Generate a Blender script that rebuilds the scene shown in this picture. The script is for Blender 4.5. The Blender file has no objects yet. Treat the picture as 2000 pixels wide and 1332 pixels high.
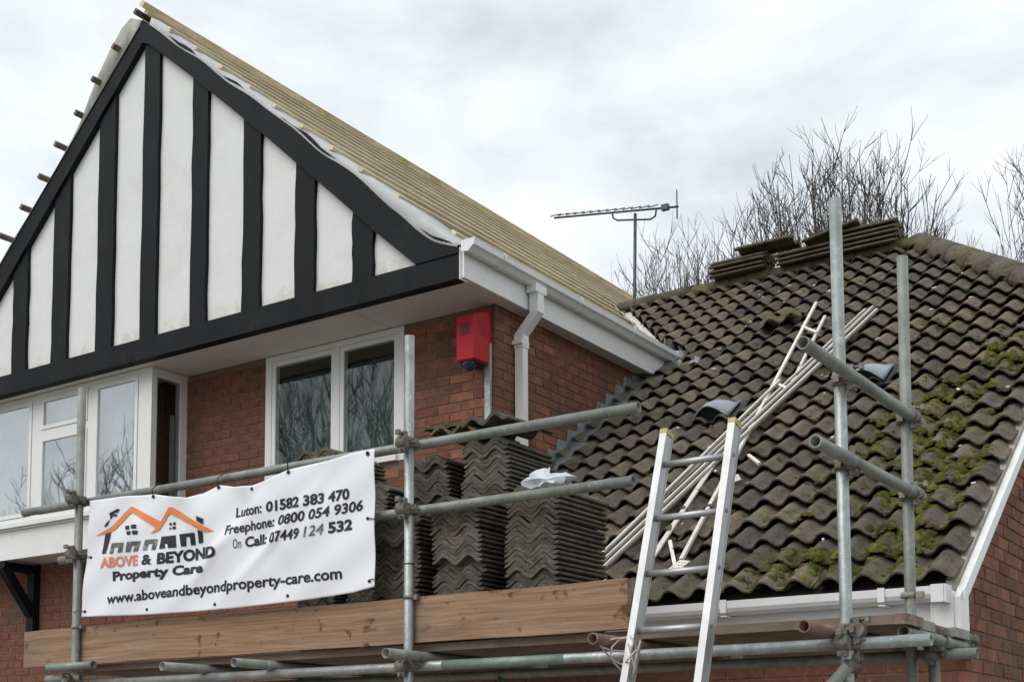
import bpy, bmesh, math, random
from mathutils import Vector, Matrix
from math import sin, cos, tan, pi, radians, sqrt, hypot

SC = bpy.context.scene
COL = SC.collection

# ------------------------------------------------------------------ camera
YAW, PITCH, ROLL = radians(33.818), radians(5.017), radians(-0.2455)
FPX, CYPX = 2531.0, 1248.5                      # focal length and principal row, for a 2000 px wide frame
cam_d = bpy.data.cameras.new('camera'); cam = bpy.data.objects.new('camera', cam_d); COL.objects.link(cam)
_F = Vector((-sin(YAW)*cos(PITCH), cos(YAW)*cos(PITCH), sin(PITCH)))
_r = Vector((cos(YAW), sin(YAW), 0)); _u = _r.cross(_F)
_R = _r*cos(ROLL) + _u*sin(ROLL); _U = -_r*sin(ROLL) + _u*cos(ROLL)
EYE = Vector((0, 0, 1.6))
cam.matrix_world = Matrix(((_R.x, _U.x, -_F.x, EYE.x), (_R.y, _U.y, -_F.y, EYE.y), (_R.z, _U.z, -_F.z, EYE.z), (0, 0, 0, 1)))
cam_d.sensor_fit = 'HORIZONTAL'; cam_d.sensor_width = 36.0
cam_d.lens = 36.0*FPX/2000.0
cam_d.shift_y = (CYPX-666.0)/2000.0
cam_d.clip_start = 0.05; cam_d.clip_end = 2000.0
SC.camera = cam

# ------------------------------------------------------------------ sky and sun (overcast day)
SUN_EL, SUN_AZ = radians(48), radians(-160)      # soft light through the cloud, from behind the camera
w = bpy.data.worlds.new('World'); SC.world = w; w.use_nodes = True
nt = w.node_tree; N = nt.nodes; L = nt.links
for n in list(N): N.remove(n)
out = N.new('ShaderNodeOutputWorld')
sky = N.new('ShaderNodeTexSky'); sky.sky_type = 'NISHITA'; sky.sun_disc = False
sky.sun_elevation = SUN_EL; sky.sun_rotation = radians(180+20); sky.dust_density = 3.0
bg1 = N.new('ShaderNodeBackground'); bg1.inputs['Strength'].default_value = 0.06
L.new(sky.outputs['Color'], bg1.inputs['Color'])
tc = N.new('ShaderNodeTexCoord'); mp = N.new('ShaderNodeMapping'); mp.inputs['Scale'].default_value = (1.0, 1.0, 2.2)
L.new(tc.outputs['Generated'], mp.inputs['Vector'])
n1 = N.new('ShaderNodeTexNoise'); n1.inputs['Scale'].default_value = 4.2; n1.inputs['Detail'].default_value = 7.0; n1.inputs['Roughness'].default_value = 0.56; n1.inputs['Distortion'].default_value = 0.25
L.new(mp.outputs['Vector'], n1.inputs['Vector'])
cr = N.new('ShaderNodeValToRGB')
cr.color_ramp.elements[0].position = 0.34; cr.color_ramp.elements[0].color = (0.480, 0.522, 0.556, 1)
cr.color_ramp.elements[1].position = 0.63; cr.color_ramp.elements[1].color = (0.725, 0.745, 0.765, 1)
e = cr.color_ramp.elements.new(0.50); e.color = (0.625, 0.658, 0.690, 1)
L.new(n1.outputs['Fac'], cr.inputs['Fac'])
bg2 = N.new('ShaderNodeBackground'); bg2.inputs['Strength'].default_value = 1.05
L.new(cr.outputs['Color'], bg2.inputs['Color'])
mx = N.new('ShaderNodeMixShader'); mx.inputs['Fac'].default_value = 0.93
L.new(bg1.outputs[0], mx.inputs[1]); L.new(bg2.outputs[0], mx.inputs[2]); L.new(mx.outputs[0], out.inputs['Surface'])

sd = bpy.data.lights.new('sun', 'SUN'); sd.energy = 1.25; sd.angle = radians(50); sd.color = (1.0, 0.97, 0.93)
sun = bpy.data.objects.new('sun', sd); COL.objects.link(sun)
_sdir = Vector((cos(SUN_EL)*sin(SUN_AZ), cos(SUN_EL)*cos(SUN_AZ), sin(SUN_EL)))    # towards the sun
sun.rotation_euler = _sdir.to_track_quat('Z', 'Y').to_euler()
sun.location = (0, 0, 30)
VS = SC.view_settings
VS.view_transform = 'Standard'; VS.look = 'None'; VS.gamma = 1.0; VS.use_curve_mapping = False
VS.exposure = 0.55

rnd = random.Random(7)

# ------------------------------------------------------------------ helpers
def project(p):                                   # pixel in the 2000 px frame; only used to choose which bricks get their own object
    v = Vector(p)-EYE; d = v.dot(_F)
    if d < 0.1: return None
    return (1000+FPX*v.dot(_R)/d, CYPX-FPX*v.dot(_U)/d, d)

def tag(o, label=None, cat=None, group=None, kind=None):
    if label: o['label'] = label
    if cat: o['category'] = cat; o['kind'] = 'thing'
    if group: o['group'] = group
    if kind: o['kind'] = kind
    return o

def empty(name, loc=(0, 0, 0)):
    o = bpy.data.objects.new(name, None); o.location = loc; o.empty_display_size = 0.1
    COL.objects.link(o); return o

class MB:
    def __init__(s): s.v = []; s.f = []; s.sm = []
    def quad(s, *p, smooth=False):
        b = len(s.v); s.v += [tuple(q) for q in p]; s.f.append(tuple(range(b, b+len(p)))); s.sm.append(smooth); return s
    def box(s, x0, x1, y0, y1, z0, z1):
        b = len(s.v)
        s.v += [(x0,y0,z0),(x1,y0,z0),(x1,y1,z0),(x0,y1,z0),(x0,y0,z1),(x1,y0,z1),(x1,y1,z1),(x0,y1,z1)]
        for f in ((0,3,2,1),(4,5,6,7),(0,1,5,4),(1,2,6,5),(2,3,7,6),(3,0,4,7)): s.f.append(tuple(b+i for i in f)); s.sm.append(False)
        return s
    def obox(s, c, ax, ay, az):                   # oriented box: centre and three half-axis vectors
        b = len(s.v); c = Vector(c); ax = Vector(ax); ay = Vector(ay); az = Vector(az)
        for k in (-1, 1):
            for i, j in ((-1,-1),(1,-1),(1,1),(-1,1)): s.v.append(tuple(c+ax*i+ay*j+az*k))
        for f in ((0,3,2,1),(4,5,6,7),(0,1,5,4),(1,2,6,5),(2,3,7,6),(3,0,4,7)): s.f.append(tuple(b+i for i in f)); s.sm.append(False)
        return s
    def bar(s, p0, p1, wdt, hgt, up=(0,0,1)):
        p0 = Vector(p0); p1 = Vector(p1); d = (p1-p0); l = d.length; d.normalize()
        x = d.cross(Vector(up)).normalized(); z = x.cross(d).normalized()
        return s.obox((p0+p1)/2, x*wdt/2, d*l/2, z*hgt/2)
    def poly(s, pts, d):                          # prism: polygon pts (3-D, planar) extruded by vector d
        n = len(pts); b = len(s.v); d = Vector(d)
        s.v += [tuple(p) for p in pts]+[tuple(Vector(p)+d) for p in pts]
        s.f.append(tuple(range(b, b+n))); s.sm.append(False)
        s.f.append(tuple(range(b+2*n-1, b+n-1, -1))); s.sm.append(False)
        for i in range(n):
            j = (i+1) % n; s.f.append((b+i, b+n+i, b+n+j, b+j)); s.sm.append(False)
        return s
    def tube(s, pts, r, seg=12, caps=True, smooth=True):
        pts = [Vector(p) for p in pts]; n = len(pts); rs = r if isinstance(r, (list, tuple)) else [r]*n
        b = len(s.v); ref = None
        for i, p in enumerate(pts):
            d = (pts[min(i+1, n-1)]-pts[max(i-1, 0)]).normalized()
            if ref is None:
                ref = d.cross(Vector((0, 0, 1)) if abs(d.z) < 0.9 else Vector((1, 0, 0))).normalized()
            ref = (ref-d*ref.dot(d)).normalized(); bi = d.cross(ref)
            for k in range(seg):
                a = 2*pi*k/seg; s.v.append(tuple(p+(ref*cos(a)+bi*sin(a))*rs[i]))
        for i in range(n-1):
            for k in range(seg):
                a = b+i*seg+k; c = b+i*seg+(k+1) % seg
                s.f.append((a, c, c+seg, a+seg)); s.sm.append(smooth)
        if caps:
            s.f.append(tuple(b+k for k in range(seg-1, -1, -1))); s.sm.append(False)
            s.f.append(tuple(b+(n-1)*seg+k for k in range(seg))); s.sm.append(False)
        return s
    def pipe(s, p0, p1, r=0.0242, wall=0.004, depth=0.12, seg=20):   # hollow scaffold tube, open at both ends
        p0 = Vector(p0); p1 = Vector(p1); d = (p1-p0).normalized()
        x = d.cross(Vector((0, 0, 1)) if abs(d.z) < 0.9 else Vector((1, 0, 0))).normalized(); y = d.cross(x)
        ri = r-wall; b = len(s.v)
        rings = [(p0+d*depth, ri), (p0, ri), (p0, r), (p1, r), (p1, ri), (p1-d*depth, ri)]
        for c, q in rings:
            for k in range(seg): a = 2*pi*k/seg; s.v.append(tuple(c+(x*cos(a)+y*sin(a))*q))
        for i in range(5):
            for k in range(seg):
                a = b+i*seg+k; c = b+i*seg+(k+1) % seg
                s.f.append((a, a+seg, c+seg, c)); s.sm.append(i in (0, 2, 4))
        s.f.append(tuple(b+k for k in range(seg))); s.sm.append(False)
        s.f.append(tuple(b+5*seg+k for k in range(seg-1, -1, -1))); s.sm.append(False)
        return s
    def mesh(s, name, mat):
        me = bpy.data.meshes.new(name); me.from_pydata(s.v, [], s.f); me.validate(verbose=False)
        if len(me.polygons) == len(s.sm): me.polygons.foreach_set('use_smooth', s.sm)
        if mat: me.materials.append(mat)
        me.update(); return me
    def fix(s, me):
        bm = bmesh.new(); bm.from_mesh(me); bmesh.ops.recalc_face_normals(bm, faces=bm.faces); bm.to_mesh(me); bm.free()
    def build(s, name, mat, parent=None, fix=True):
        me = s.mesh(name, mat)
        if fix: s.fix(me)
        o = bpy.data.objects.new(name, me); COL.objects.link(o)
        if parent:
            o.parent = parent; par = parent; off = Vector((0, 0, 0))
            while par: off += par.location; par = par.parent
            if off.length > 0: o.location = -off
        return o

def clean(me, dist=0.0003):
    bm = bmesh.new(); bm.from_mesh(me); bmesh.ops.remove_doubles(bm, verts=bm.verts, dist=dist)
    bmesh.ops.recalc_face_normals(bm, faces=bm.faces)
    for e_ in bm.edges:
        if len(e_.link_faces) == 2 and e_.link_faces[0].normal.angle(e_.link_faces[1].normal, 0) > radians(45): e_.smooth = False
    bm.to_mesh(me); bm.free(); return me

def put(name, me, parent=None, loc=(0, 0, 0), rot=None, scale=None, mat4=None):
    o = bpy.data.objects.new(name, me); COL.objects.link(o)
    if parent: o.parent = parent
    if mat4 is not None: o.matrix_local = mat4
    else:
        o.location = loc
        if rot: o.rotation_euler = rot
        if scale: o.scale = scale
    return o

# ------------------------------------------------------------------ materials
def new_mat(name):
    m = bpy.data.materials.new(name); m.use_nodes = True
    t = m.node_tree; b = t.nodes['Principled BSDF']; return m, t, b
def mat(name, col, rough=0.7, metal=0.0, var=0.12, scale=8.0, bump=0.0, bscale=None, rand=0.0, spec=0.4,
        stain=None, stain_scale=2.0, stain_amt=(0.55, 0.75), stretch=(1, 1, 1), coord='Object', stain2=None, s2_scale=30.0, s2_amt=(0.62, 0.70)):
    m, t, b = new_mat(name); n = t.nodes; l = t.links
    b.inputs['Roughness'].default_value = rough; b.inputs['Metallic'].default_value = metal
    b.inputs['Specular IOR Level'].default_value = spec
    tcn = n.new('ShaderNodeTexCoord'); mpn = n.new('ShaderNodeMapping'); mpn.inputs['Scale'].default_value = stretch
    if coord == 'World':
        g = n.new('ShaderNodeNewGeometry'); l.new(g.outputs['Position'], mpn.inputs['Vector'])
    else: l.new(tcn.outputs[coord], mpn.inputs['Vector'])
    nz = n.new('ShaderNodeTexNoise'); nz.inputs['Scale'].default_value = scale; nz.inputs['Detail'].default_value = 6; nz.inputs['Roughness'].default_value = 0.62
    l.new(mpn.outputs['Vector'], nz.inputs['Vector'])
    mr = n.new('ShaderNodeMapRange'); mr.inputs['From Min'].default_value = 0.3; mr.inputs['From Max'].default_value = 0.7
    mr.inputs['To Min'].default_value = 1-var; mr.inputs['To Max'].default_value = 1+var
    l.new(nz.outputs['Fac'], mr.inputs['Value'])
    val = mr.outputs['Result']
    if rand > 0:
        oi = n.new('ShaderNodeObjectInfo'); r2 = n.new('ShaderNodeMapRange'); r2.inputs['To Min'].default_value = 1-rand; r2.inputs['To Max'].default_value = 1+rand
        l.new(oi.outputs['Random'], r2.inputs['Value'])
        mu = n.new('ShaderNodeMath'); mu.operation = 'MULTIPLY'; l.new(val, mu.inputs[0]); l.new(r2.outputs['Result'], mu.inputs[1]); val = mu.outputs[0]
    hs = n.new('ShaderNodeHueSaturation'); hs.inputs['Color'].default_value = (*col, 1); l.new(val, hs.inputs['Value'])
    cur = hs.outputs['Color']
    for st, sc_, am in ((stain, stain_scale, stain_amt), (stain2, s2_scale, s2_amt)):
        if st:
            sn = n.new('ShaderNodeTexNoise'); sn.inputs['Scale'].default_value = sc_; sn.inputs['Detail'].default_value = 8; sn.inputs['Roughness'].default_value = 0.68
            gg = n.new('ShaderNodeNewGeometry'); l.new(gg.outputs['Position'], sn.inputs['Vector'])
            sr = n.new('ShaderNodeMapRange'); sr.inputs['From Min'].default_value = am[0]; sr.inputs['From Max'].default_value = am[1]
            l.new(sn.outputs['Fac'], sr.inputs['Value'])
            mm = n.new('ShaderNodeMix'); mm.data_type = 'RGBA'; mm.inputs['B'].default_value = (*st, 1)
            l.new(sr.outputs['Result'], mm.inputs['Factor']); l.new(cur, mm.inputs['A']); cur = mm.outputs['Result']
    l.new(cur, b.inputs['Base Color'])
    if bump > 0:
        bz = n.new('ShaderNodeTexNoise'); bz.inputs['Scale'].default_value = bscale or scale*4; bz.inputs['Detail'].default_value = 6
        l.new(mpn.outputs['Vector'], bz.inputs['Vector'])
        bp = n.new('ShaderNodeBump'); bp.inputs['Strength'].default_value = bump; bp.inputs['Distance'].default_value = 0.01
        l.new(bz.outputs['Fac'], bp.inputs['Height']); l.new(bp.outputs['Normal'], b.inputs['Normal'])
    return m

M = {}
M['brick'] = mat('red_brick', (0.218, 0.088, 0.057), 0.9, var=0.34, scale=14, bump=0.5, bscale=60, rand=0.30, coord='World', stain=(0.105, 0.068, 0.050), stain_scale=1.7, stain_amt=(0.46, 0.72), spec=0.2, stain2=(0.27, 0.155, 0.105), s2_scale=26, s2_amt=(0.58, 0.74))
M['mortar'] = mat('mortar', (0.185, 0.128, 0.096), 0.95, var=0.2, scale=20, bump=0.4, coord='World', stain=(0.16, 0.12, 0.09), stain_scale=2.0, spec=0.1)
M['black_wood'] = mat('black_painted_timber', (0.0062, 0.0072, 0.0095), 0.6, var=0.35, scale=6, bump=0.25, bscale=40, coord='World', stretch=(1, 1, 0.25), stain=(0.013, 0.016, 0.016), stain_scale=3.0, spec=0.16)
M['render'] = mat('white_render', (0.72, 0.715, 0.70), 0.9, var=0.05, scale=5, bump=0.35, bscale=60, coord='World', stain=(0.62, 0.58, 0.50), stain_scale=1.6, stain_amt=(0.55, 0.8), spec=0.2)
def render_mat():
    m = mat('white_render', (0.70, 0.705, 0.70), 0.9, var=0.04, scale=5, bump=0.16, bscale=60, coord='World', stain=(0.63, 0.62, 0.59), stain_scale=1.6, stain_amt=(0.55, 0.8), spec=0.2)
    t = m.node_tree; n = t.nodes; l = t.links; b = n['Principled BSDF']
    src = b.inputs['Base Color'].links[0].from_socket
    g = n.new('ShaderNodeNewGeometry'); sp = n.new('ShaderNodeSeparateXYZ'); l.new(g.outputs['Position'], sp.inputs[0])
    nz = n.new('ShaderNodeTexNoise'); nz.inputs['Scale'].default_value = 9; nz.inputs['Detail'].default_value = 8; nz.inputs['Roughness'].default_value = 0.7; l.new(g.outputs['Position'], nz.inputs['Vector'])
    mr = n.new('ShaderNodeMapRange'); mr.inputs['From Min'].default_value = 5.55; mr.inputs['From Max'].default_value = 5.12; mr.inputs['To Min'].default_value = -0.25; mr.inputs['To Max'].default_value = 0.34; l.new(sp.outputs['Z'], mr.inputs['Value'])
    ad = n.new('ShaderNodeMath'); ad.operation = 'ADD'; l.new(nz.outputs['Fac'], ad.inputs[0]); l.new(mr.outputs['Result'], ad.inputs[1])
    m2 = n.new('ShaderNodeMapRange'); m2.inputs['From Min'].default_value = 0.66; m2.inputs['From Max'].default_value = 1.02; l.new(ad.outputs[0], m2.inputs['Value'])
    mm = n.new('ShaderNodeMix'); mm.data_type = 'RGBA'; l.new(m2.outputs['Result'], mm.inputs['Factor']); l.new(src, mm.inputs['A']); mm.inputs['B'].default_value = (0.48, 0.40, 0.24, 1)
    l.new(mm.outputs['Result'], b.inputs['Base Color']); return m
M['render'] = render_mat()
M['upvc'] = mat('white_plastic', (0.74, 0.74, 0.73), 0.35, var=0.03, scale=3, coord='World', stain=(0.52, 0.51, 0.48), stain_scale=3.0, stain_amt=(0.58, 0.85), spec=0.5)
M['soffit'] = mat('soffit_board', (0.66, 0.64, 0.60), 0.5, var=0.04, scale=3, coord='World', stain=(0.52, 0.49, 0.44), stain_scale=1.5, stain_amt=(0.55, 0.85))
M['gutter'] = mat('gutter_plastic', (0.72, 0.72, 0.73), 0.32, var=0.04, scale=4, coord='World', stain=(0.50, 0.49, 0.46), stain_scale=5.0, stain_amt=(0.56, 0.8), spec=0.5)
M['steel'] = mat('galvanised_steel', (0.36, 0.385, 0.375), 0.42, metal=0.55, var=0.22, scale=9, coord='World', bump=0.15, bscale=80, stain=(0.23, 0.245, 0.225), stain_scale=9.0, stain_amt=(0.45, 0.70), stain2=(0.60, 0.63, 0.62), s2_scale=45, s2_amt=(0.56, 0.72), stretch=(1, 1, 0.6))
M['steel_dull'] = mat('weathered_steel', (0.235, 0.25, 0.225), 0.55, metal=0.4, var=0.22, scale=9, coord='World', bump=0.15, bscale=80, stain=(0.15, 0.155, 0.13), stain_scale=7.0, stain_amt=(0.48, 0.70), stain2=(0.42, 0.44, 0.42), s2_scale=35, s2_amt=(0.58, 0.75))
M['rust'] = mat('rusty_steel', (0.19, 0.115, 0.085), 0.75, metal=0.25, var=0.3, scale=16, coord='World', bump=0.3, stain=(0.30, 0.25, 0.22), stain_scale=14, stain_amt=(0.5, 0.65))
M['green_paint_tube'] = mat('green_painted_tube', (0.17, 0.25, 0.21), 0.5, metal=0.3, var=0.3, scale=12, coord='World', bump=0.2, stain=(0.24, 0.25, 0.23), stain_scale=8, stain_amt=(0.45, 0.6))
M['coupler'] = mat('coupler_steel', (0.19, 0.18, 0.155), 0.6, metal=0.45, var=0.35, scale=20, coord='World', bump=0.3, stain=(0.12, 0.075, 0.05), stain_scale=18, stain_amt=(0.5, 0.65), rand=0.25)
M['tile'] = None
M['toe'] = mat('toe_board_wood', (0.285, 0.158, 0.092), 0.8, var=0.28, scale=5, coord='World', stretch=(0.35, 1, 2.4), bump=0.35, bscale=40, stain=(0.12, 0.058, 0.032), stain_scale=5.5, stain_amt=(0.53, 0.68), stain2=(0.37, 0.24, 0.15), s2_scale=9, s2_amt=(0.58, 0.80), spec=0.2)
def wood_mat(name, base, dark, pale):
    m, t, b = new_mat(name); n = t.nodes; l = t.links; b.inputs['Roughness'].default_value = 0.82; b.inputs['Specular IOR Level'].default_value = 0.2
    g = n.new('ShaderNodeNewGeometry')
    def nz(st, sc, det=8, ro=0.65, dist=0.0):
        mp_ = n.new('ShaderNodeMapping'); mp_.inputs['Scale'].default_value = st; l.new(g.outputs['Position'], mp_.inputs['Vector'])
        x = n.new('ShaderNodeTexNoise'); x.inputs['Scale'].default_value = sc; x.inputs['Detail'].default_value = det; x.inputs['Roughness'].default_value = ro; x.inputs['Distortion'].default_value = dist
        l.new(mp_.outputs['Vector'], x.inputs['Vector']); return x.outputs['Fac']
    def rg(v, a, c, d, e_):
        x = n.new('ShaderNodeMapRange'); x.inputs['From Min'].default_value = a; x.inputs['From Max'].default_value = c; x.inputs['To Min'].default_value = d; x.inputs['To Max'].default_value = e_; l.new(v, x.inputs['Value']); return x.outputs['Result']
    def mx_(f, a, c):
        x = n.new('ShaderNodeMix'); x.data_type = 'RGBA'; l.new(f, x.inputs['Factor'])
        if isinstance(a, tuple): x.inputs['A'].default_value = (*a, 1)
        else: l.new(a, x.inputs['A'])
        x.inputs['B'].default_value = (*c, 1); return x.outputs['Result']
    grain = nz((0.9, 4, 30), 2.2, 6, 0.6, 0.6)
    c = mx_(rg(grain, 0.40, 0.62, 0, 0.75), base, dark)
    c = mx_(rg(nz((0.6, 3, 9), 3.0, 6, 0.6), 0.52, 0.70, 0, 0.6), c, pale)
    c = mx_(rg(nz((2.6, 4, 3.2), 4.3, 5, 0.6, 0.4), 0.60, 0.68, 0, 0.85), c, (dark[0]*0.45, dark[1]*0.42, dark[2]*0.42))
    c = mx_(rg(nz((1, 1, 1), 1.3, 6, 0.65), 0.52, 0.72, 0, 0.55), c, (0.16, 0.135, 0.11))
    l.new(c, b.inputs['Base Color'])
    bp = n.new('ShaderNodeBump'); bp.inputs['Strength'].default_value = 0.55; bp.inputs['Distance'].default_value = 0.006; l.new(grain, bp.inputs['Height']); l.new(bp.outputs['Normal'], b.inputs['Normal'])
    return m
M['toe'] = wood_mat('toe_board_timber', (0.315, 0.200, 0.128), (0.185, 0.104, 0.060), (0.43, 0.305, 0.21))
M['deck'] = mat('weathered_and_backlit_wood', (0.22, 0.175, 0.13), 0.85, var=0.3, scale=6, coord='World', stretch=(0.4, 2, 2), bump=0.3, stain=(0.12, 0.09, 0.065), stain_scale=4, stain_amt=(0.5, 0.7), rand=0.2, spec=0.2)
M['batten'] = mat('treated_batten', (0.70, 0.60, 0.42), 0.8, var=0.22, scale=10, coord='World', stretch=(2, 0.3, 2), bump=0.2, stain=(0.50, 0.46, 0.25), stain_scale=2.0, stain_amt=(0.5, 0.75), rand=0.18, spec=0.2)
M['membrane'] = mat('roof_membrane', (0.49, 0.49, 0.50), 0.7, var=0.12, scale=5, coord='World', bump=0.5, bscale=9, stain=(0.42, 0.41, 0.40), stain_scale=4, stain_amt=(0.5, 0.75))
M['old_felt'] = mat('old_membrane', (0.40, 0.40, 0.36), 0.7, var=0.2, scale=6, coord='World', bump=0.6, bscale=8, stain=(0.26, 0.25, 0.22), stain_scale=4, stain_amt=(0.5, 0.7))
M['underlay'] = mat('brown_underlay', (0.15, 0.125, 0.085), 0.85, var=0.2, scale=5, coord='World')
M['lead'] = mat('lead_sheet', (0.195, 0.210, 0.215), 0.6, metal=0.2, var=0.4, scale=14, coord='World', bump=0.6, bscale=30, stain=(0.28, 0.295, 0.295), stain_scale=12, stain_amt=(0.50, 0.66), stain2=(0.08, 0.075, 0.055), s2_scale=9, s2_amt=(0.55, 0.70))
M['grp'] = mat('valley_lining', (0.58, 0.56, 0.54), 0.6, var=0.12, scale=6, coord='World', bump=0.25, stain=(0.36, 0.33, 0.29), stain_scale=6, stain_amt=(0.52, 0.7))
M['mortar_pale'] = mat('pale_verge_mortar', (0.31, 0.295, 0.245), 0.9, var=0.25, scale=12, coord='World', bump=0.5, stain=(0.22, 0.24, 0.12), stain_scale=5, stain_amt=(0.5, 0.68))
M['alarm'] = mat('red_plastic', (0.42, 0.010, 0.020), 0.5, var=0.08, scale=6, coord='World', spec=0.25)
M['alarm_dark'] = mat('dark_red_plastic', (0.10, 0.006, 0.010), 0.5, var=0.1, scale=6)
M['lens'] = mat('blue_lens', (0.012, 0.016, 0.045), 0.08, var=0.05, spec=0.8)
M['banner'] = mat('white_vinyl', (0.76, 0.765, 0.80), 0.38, var=0.025, scale=3, coord='World', bump=0.30, bscale=4.5, spec=0.45)
M['ink'] = mat('black_print', (0.012, 0.013, 0.022), 0.40, var=0.05)
M['ink_soft'] = mat('glare_paled_print', (0.10, 0.105, 0.115), 0.40, var=0.5, scale=18, coord='World', stain=(0.45, 0.46, 0.49), stain_scale=14, stain_amt=(0.52, 0.66))  # black print paled in its colour, standing in for glare on the vinyl
M['ink_orange'] = mat('orange_print', (0.72, 0.23, 0.075), 0.40, var=0.08)
M['ink_salmon'] = mat('faded_orange_print', (0.70, 0.23, 0.14), 0.40, var=0.12)
M['black'] = mat('black_plastic', (0.012, 0.012, 0.013), 0.5, var=0.1)
M['alu'] = mat('aluminium', (0.42, 0.425, 0.425), 0.42, metal=0.6, var=0.14, scale=8, coord='World', bump=0.05, stain=(0.42, 0.42, 0.42), stain_scale=16, stain_amt=(0.58, 0.72))
M['yellow'] = mat('yellow_plastic', (0.46, 0.39, 0.13), 0.5, var=0.15, scale=20, stain=(0.5, 0.5, 0.45), stain_scale=25)
M['strip'] = mat('white_trim', (0.66, 0.63, 0.56), 0.5, var=0.12, scale=8, coord='World', rand=0.12, stain=(0.42, 0.37, 0.29), stain_scale=9, stain_amt=(0.55, 0.75))
M['strip_dark'] = mat('grey_trim', (0.21, 0.20, 0.18), 0.6, var=0.12, scale=8, coord='World', rand=0.12)
M['rope'] = mat('rope_fibre', (0.50, 0.44, 0.42), 0.9, var=0.2, scale=60)
M['bag'] = mat('plastic_film', (0.66, 0.70, 0.76), 0.3, var=0.12, scale=10, coord='World', stain=(0.42, 0.50, 0.60), stain_scale=14, stain_amt=(0.5, 0.68))
M['vent'] = mat('grey_vent_plastic', (0.25, 0.27, 0.30), 0.38, var=0.15, scale=14, coord='World', spec=0.5)
M['vent_dark'] = mat('vent_mouth', (0.012, 0.013, 0.015), 0.6, var=0.1)
M['bark'] = mat('bark', (0.080, 0.066, 0.058), 0.9, var=0.35, scale=3, coord='World', bump=0.4, stain=(0.13, 0.115, 0.085), stain_scale=1.4)
M['bark2'] = mat('grey_bark', (0.115, 0.104, 0.098), 0.9, var=0.3, scale=3, coord='World', bump=0.4)
M['metal_dark'] = mat('antenna_metal', (0.070, 0.073, 0.076), 0.5, metal=0.4, var=0.2)
M['moss'] = mat('moss', (0.060, 0.068, 0.017), 1.0, var=0.5, scale=20, coord='World', bump=1.0, bscale=120, stain=(0.165, 0.165, 0.042), stain_scale=6, stain_amt=(0.48, 0.64), spec=0.05)
M['moss_tile'] = mat('dry_moss', (0.085, 0.078, 0.034), 1.0, var=0.5, scale=20, coord='World', bump=1.0, bscale=120, stain=(0.13, 0.10, 0.06), stain_scale=7, stain_amt=(0.50, 0.66), spec=0.05)
M['flake'] = mat('mortar_flake', (0.62, 0.60, 0.55), 0.9, var=0.2, scale=30, coord='World')
M['curtain'] = mat('net_curtain', (0.36, 0.375, 0.375), 0.95, var=0.1, scale=1.5, coord='World')
M['curtain_dark'] = mat('dark_blind', (0.095, 0.105, 0.102), 0.9, var=0.35, scale=7, coord='World')
M['room'] = mat('room_wall', (0.10, 0.095, 0.09), 0.9, var=0.1)
M['ground'] = mat('ground', (0.13, 0.13, 0.12), 0.95, var=0.3, scale=1.5, coord='World', bump=0.3, bscale=40, stain=(0.07, 0.10, 0.035), stain_scale=0.15, stain_amt=(0.48, 0.52))
M['drive'] = mat('driveway', (0.24, 0.21, 0.19), 0.95, var=0.25, scale=5, coord='World', bump=0.3, bscale=60)

def tile_material(name, base, warm, green, rand):
    m, t, b = new_mat(name); n = t.nodes; l = t.links
    b.inputs['Roughness'].default_value = 0.88; b.inputs['Specular IOR Level'].default_value = 0.18
    g = n.new('ShaderNodeNewGeometry'); oi = n.new('ShaderNodeObjectInfo')
    def noise(sc, det=6, ro=0.6):
        x = n.new('ShaderNodeTexNoise'); x.inputs['Scale'].default_value = sc; x.inputs['Detail'].default_value = det; x.inputs['Roughness'].default_value = ro
        l.new(g.outputs['Position'], x.inputs['Vector']); return x.outputs['Fac']
    def rng(v, a, c, d, e_):
        x = n.new('ShaderNodeMapRange'); x.inputs['From Min'].default_value = a; x.inputs['From Max'].default_value = c
        x.inputs['To Min'].default_value = d; x.inputs['To Max'].default_value = e_; l.new(v, x.inputs['Value']); return x.outputs['Result']
    def mix(f, a, c):
        x = n.new('ShaderNodeMix'); x.data_type = 'RGBA'
        l.new(f, x.inputs['Factor'])
        if isinstance(a, tuple): x.inputs['A'].default_value = (*a, 1)
        else: l.new(a, x.inputs['A'])
        x.inputs['B'].default_value = (*c, 1); return x.outputs['Result']
    c0 = mix(rng(oi.outputs['Random'], 0, 1, 0, 1), base, warm)
    c1 = mix(rng(noise(3.0), 0.46, 0.66, 0, 0.75), c0, green)
    c2 = mix(rng(noise(11.0, 8, 0.72), 0.47, 0.66, 0, 0.85), c1, (base[0]*0.42, base[1]*0.41, base[2]*0.38))
    c2 = mix(rng(noise(24.0, 6, 0.7), 0.56, 0.68, 0, 0.55), c2, (base[0]*1.75, base[1]*1.75, base[2]*1.65))
    c3 = mix(rng(noise(38.0, 3), 0.64, 0.72, 0, 0.65), c2, (0.24, 0.23, 0.19))
    hs = n.new('ShaderNodeHueSaturation'); l.new(c3, hs.inputs['Color'])
    rr = n.new('ShaderNodeMath'); rr.operation = 'MULTIPLY_ADD'; l.new(oi.outputs['Random'], rr.inputs[0]); rr.inputs[1].default_value = rand*2; rr.inputs[2].default_value = 1-rand
    l.new(rr.outputs[0], hs.inputs['Value']); l.new(hs.outputs['Color'], b.inputs['Base Color'])
    bp = n.new('ShaderNodeBump'); bp.inputs['Strength'].default_value = 0.9; bp.inputs['Distance'].default_value = 0.008
    l.new(noise(70.0), bp.inputs['Height']); l.new(bp.outputs['Normal'], b.inputs['Normal'])
    return m
M['tile'] = tile_material('concrete_roof_tile', (0.112, 0.101, 0.083), (0.134, 0.106, 0.080), (0.130, 0.121, 0.062), 0.28)
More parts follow.
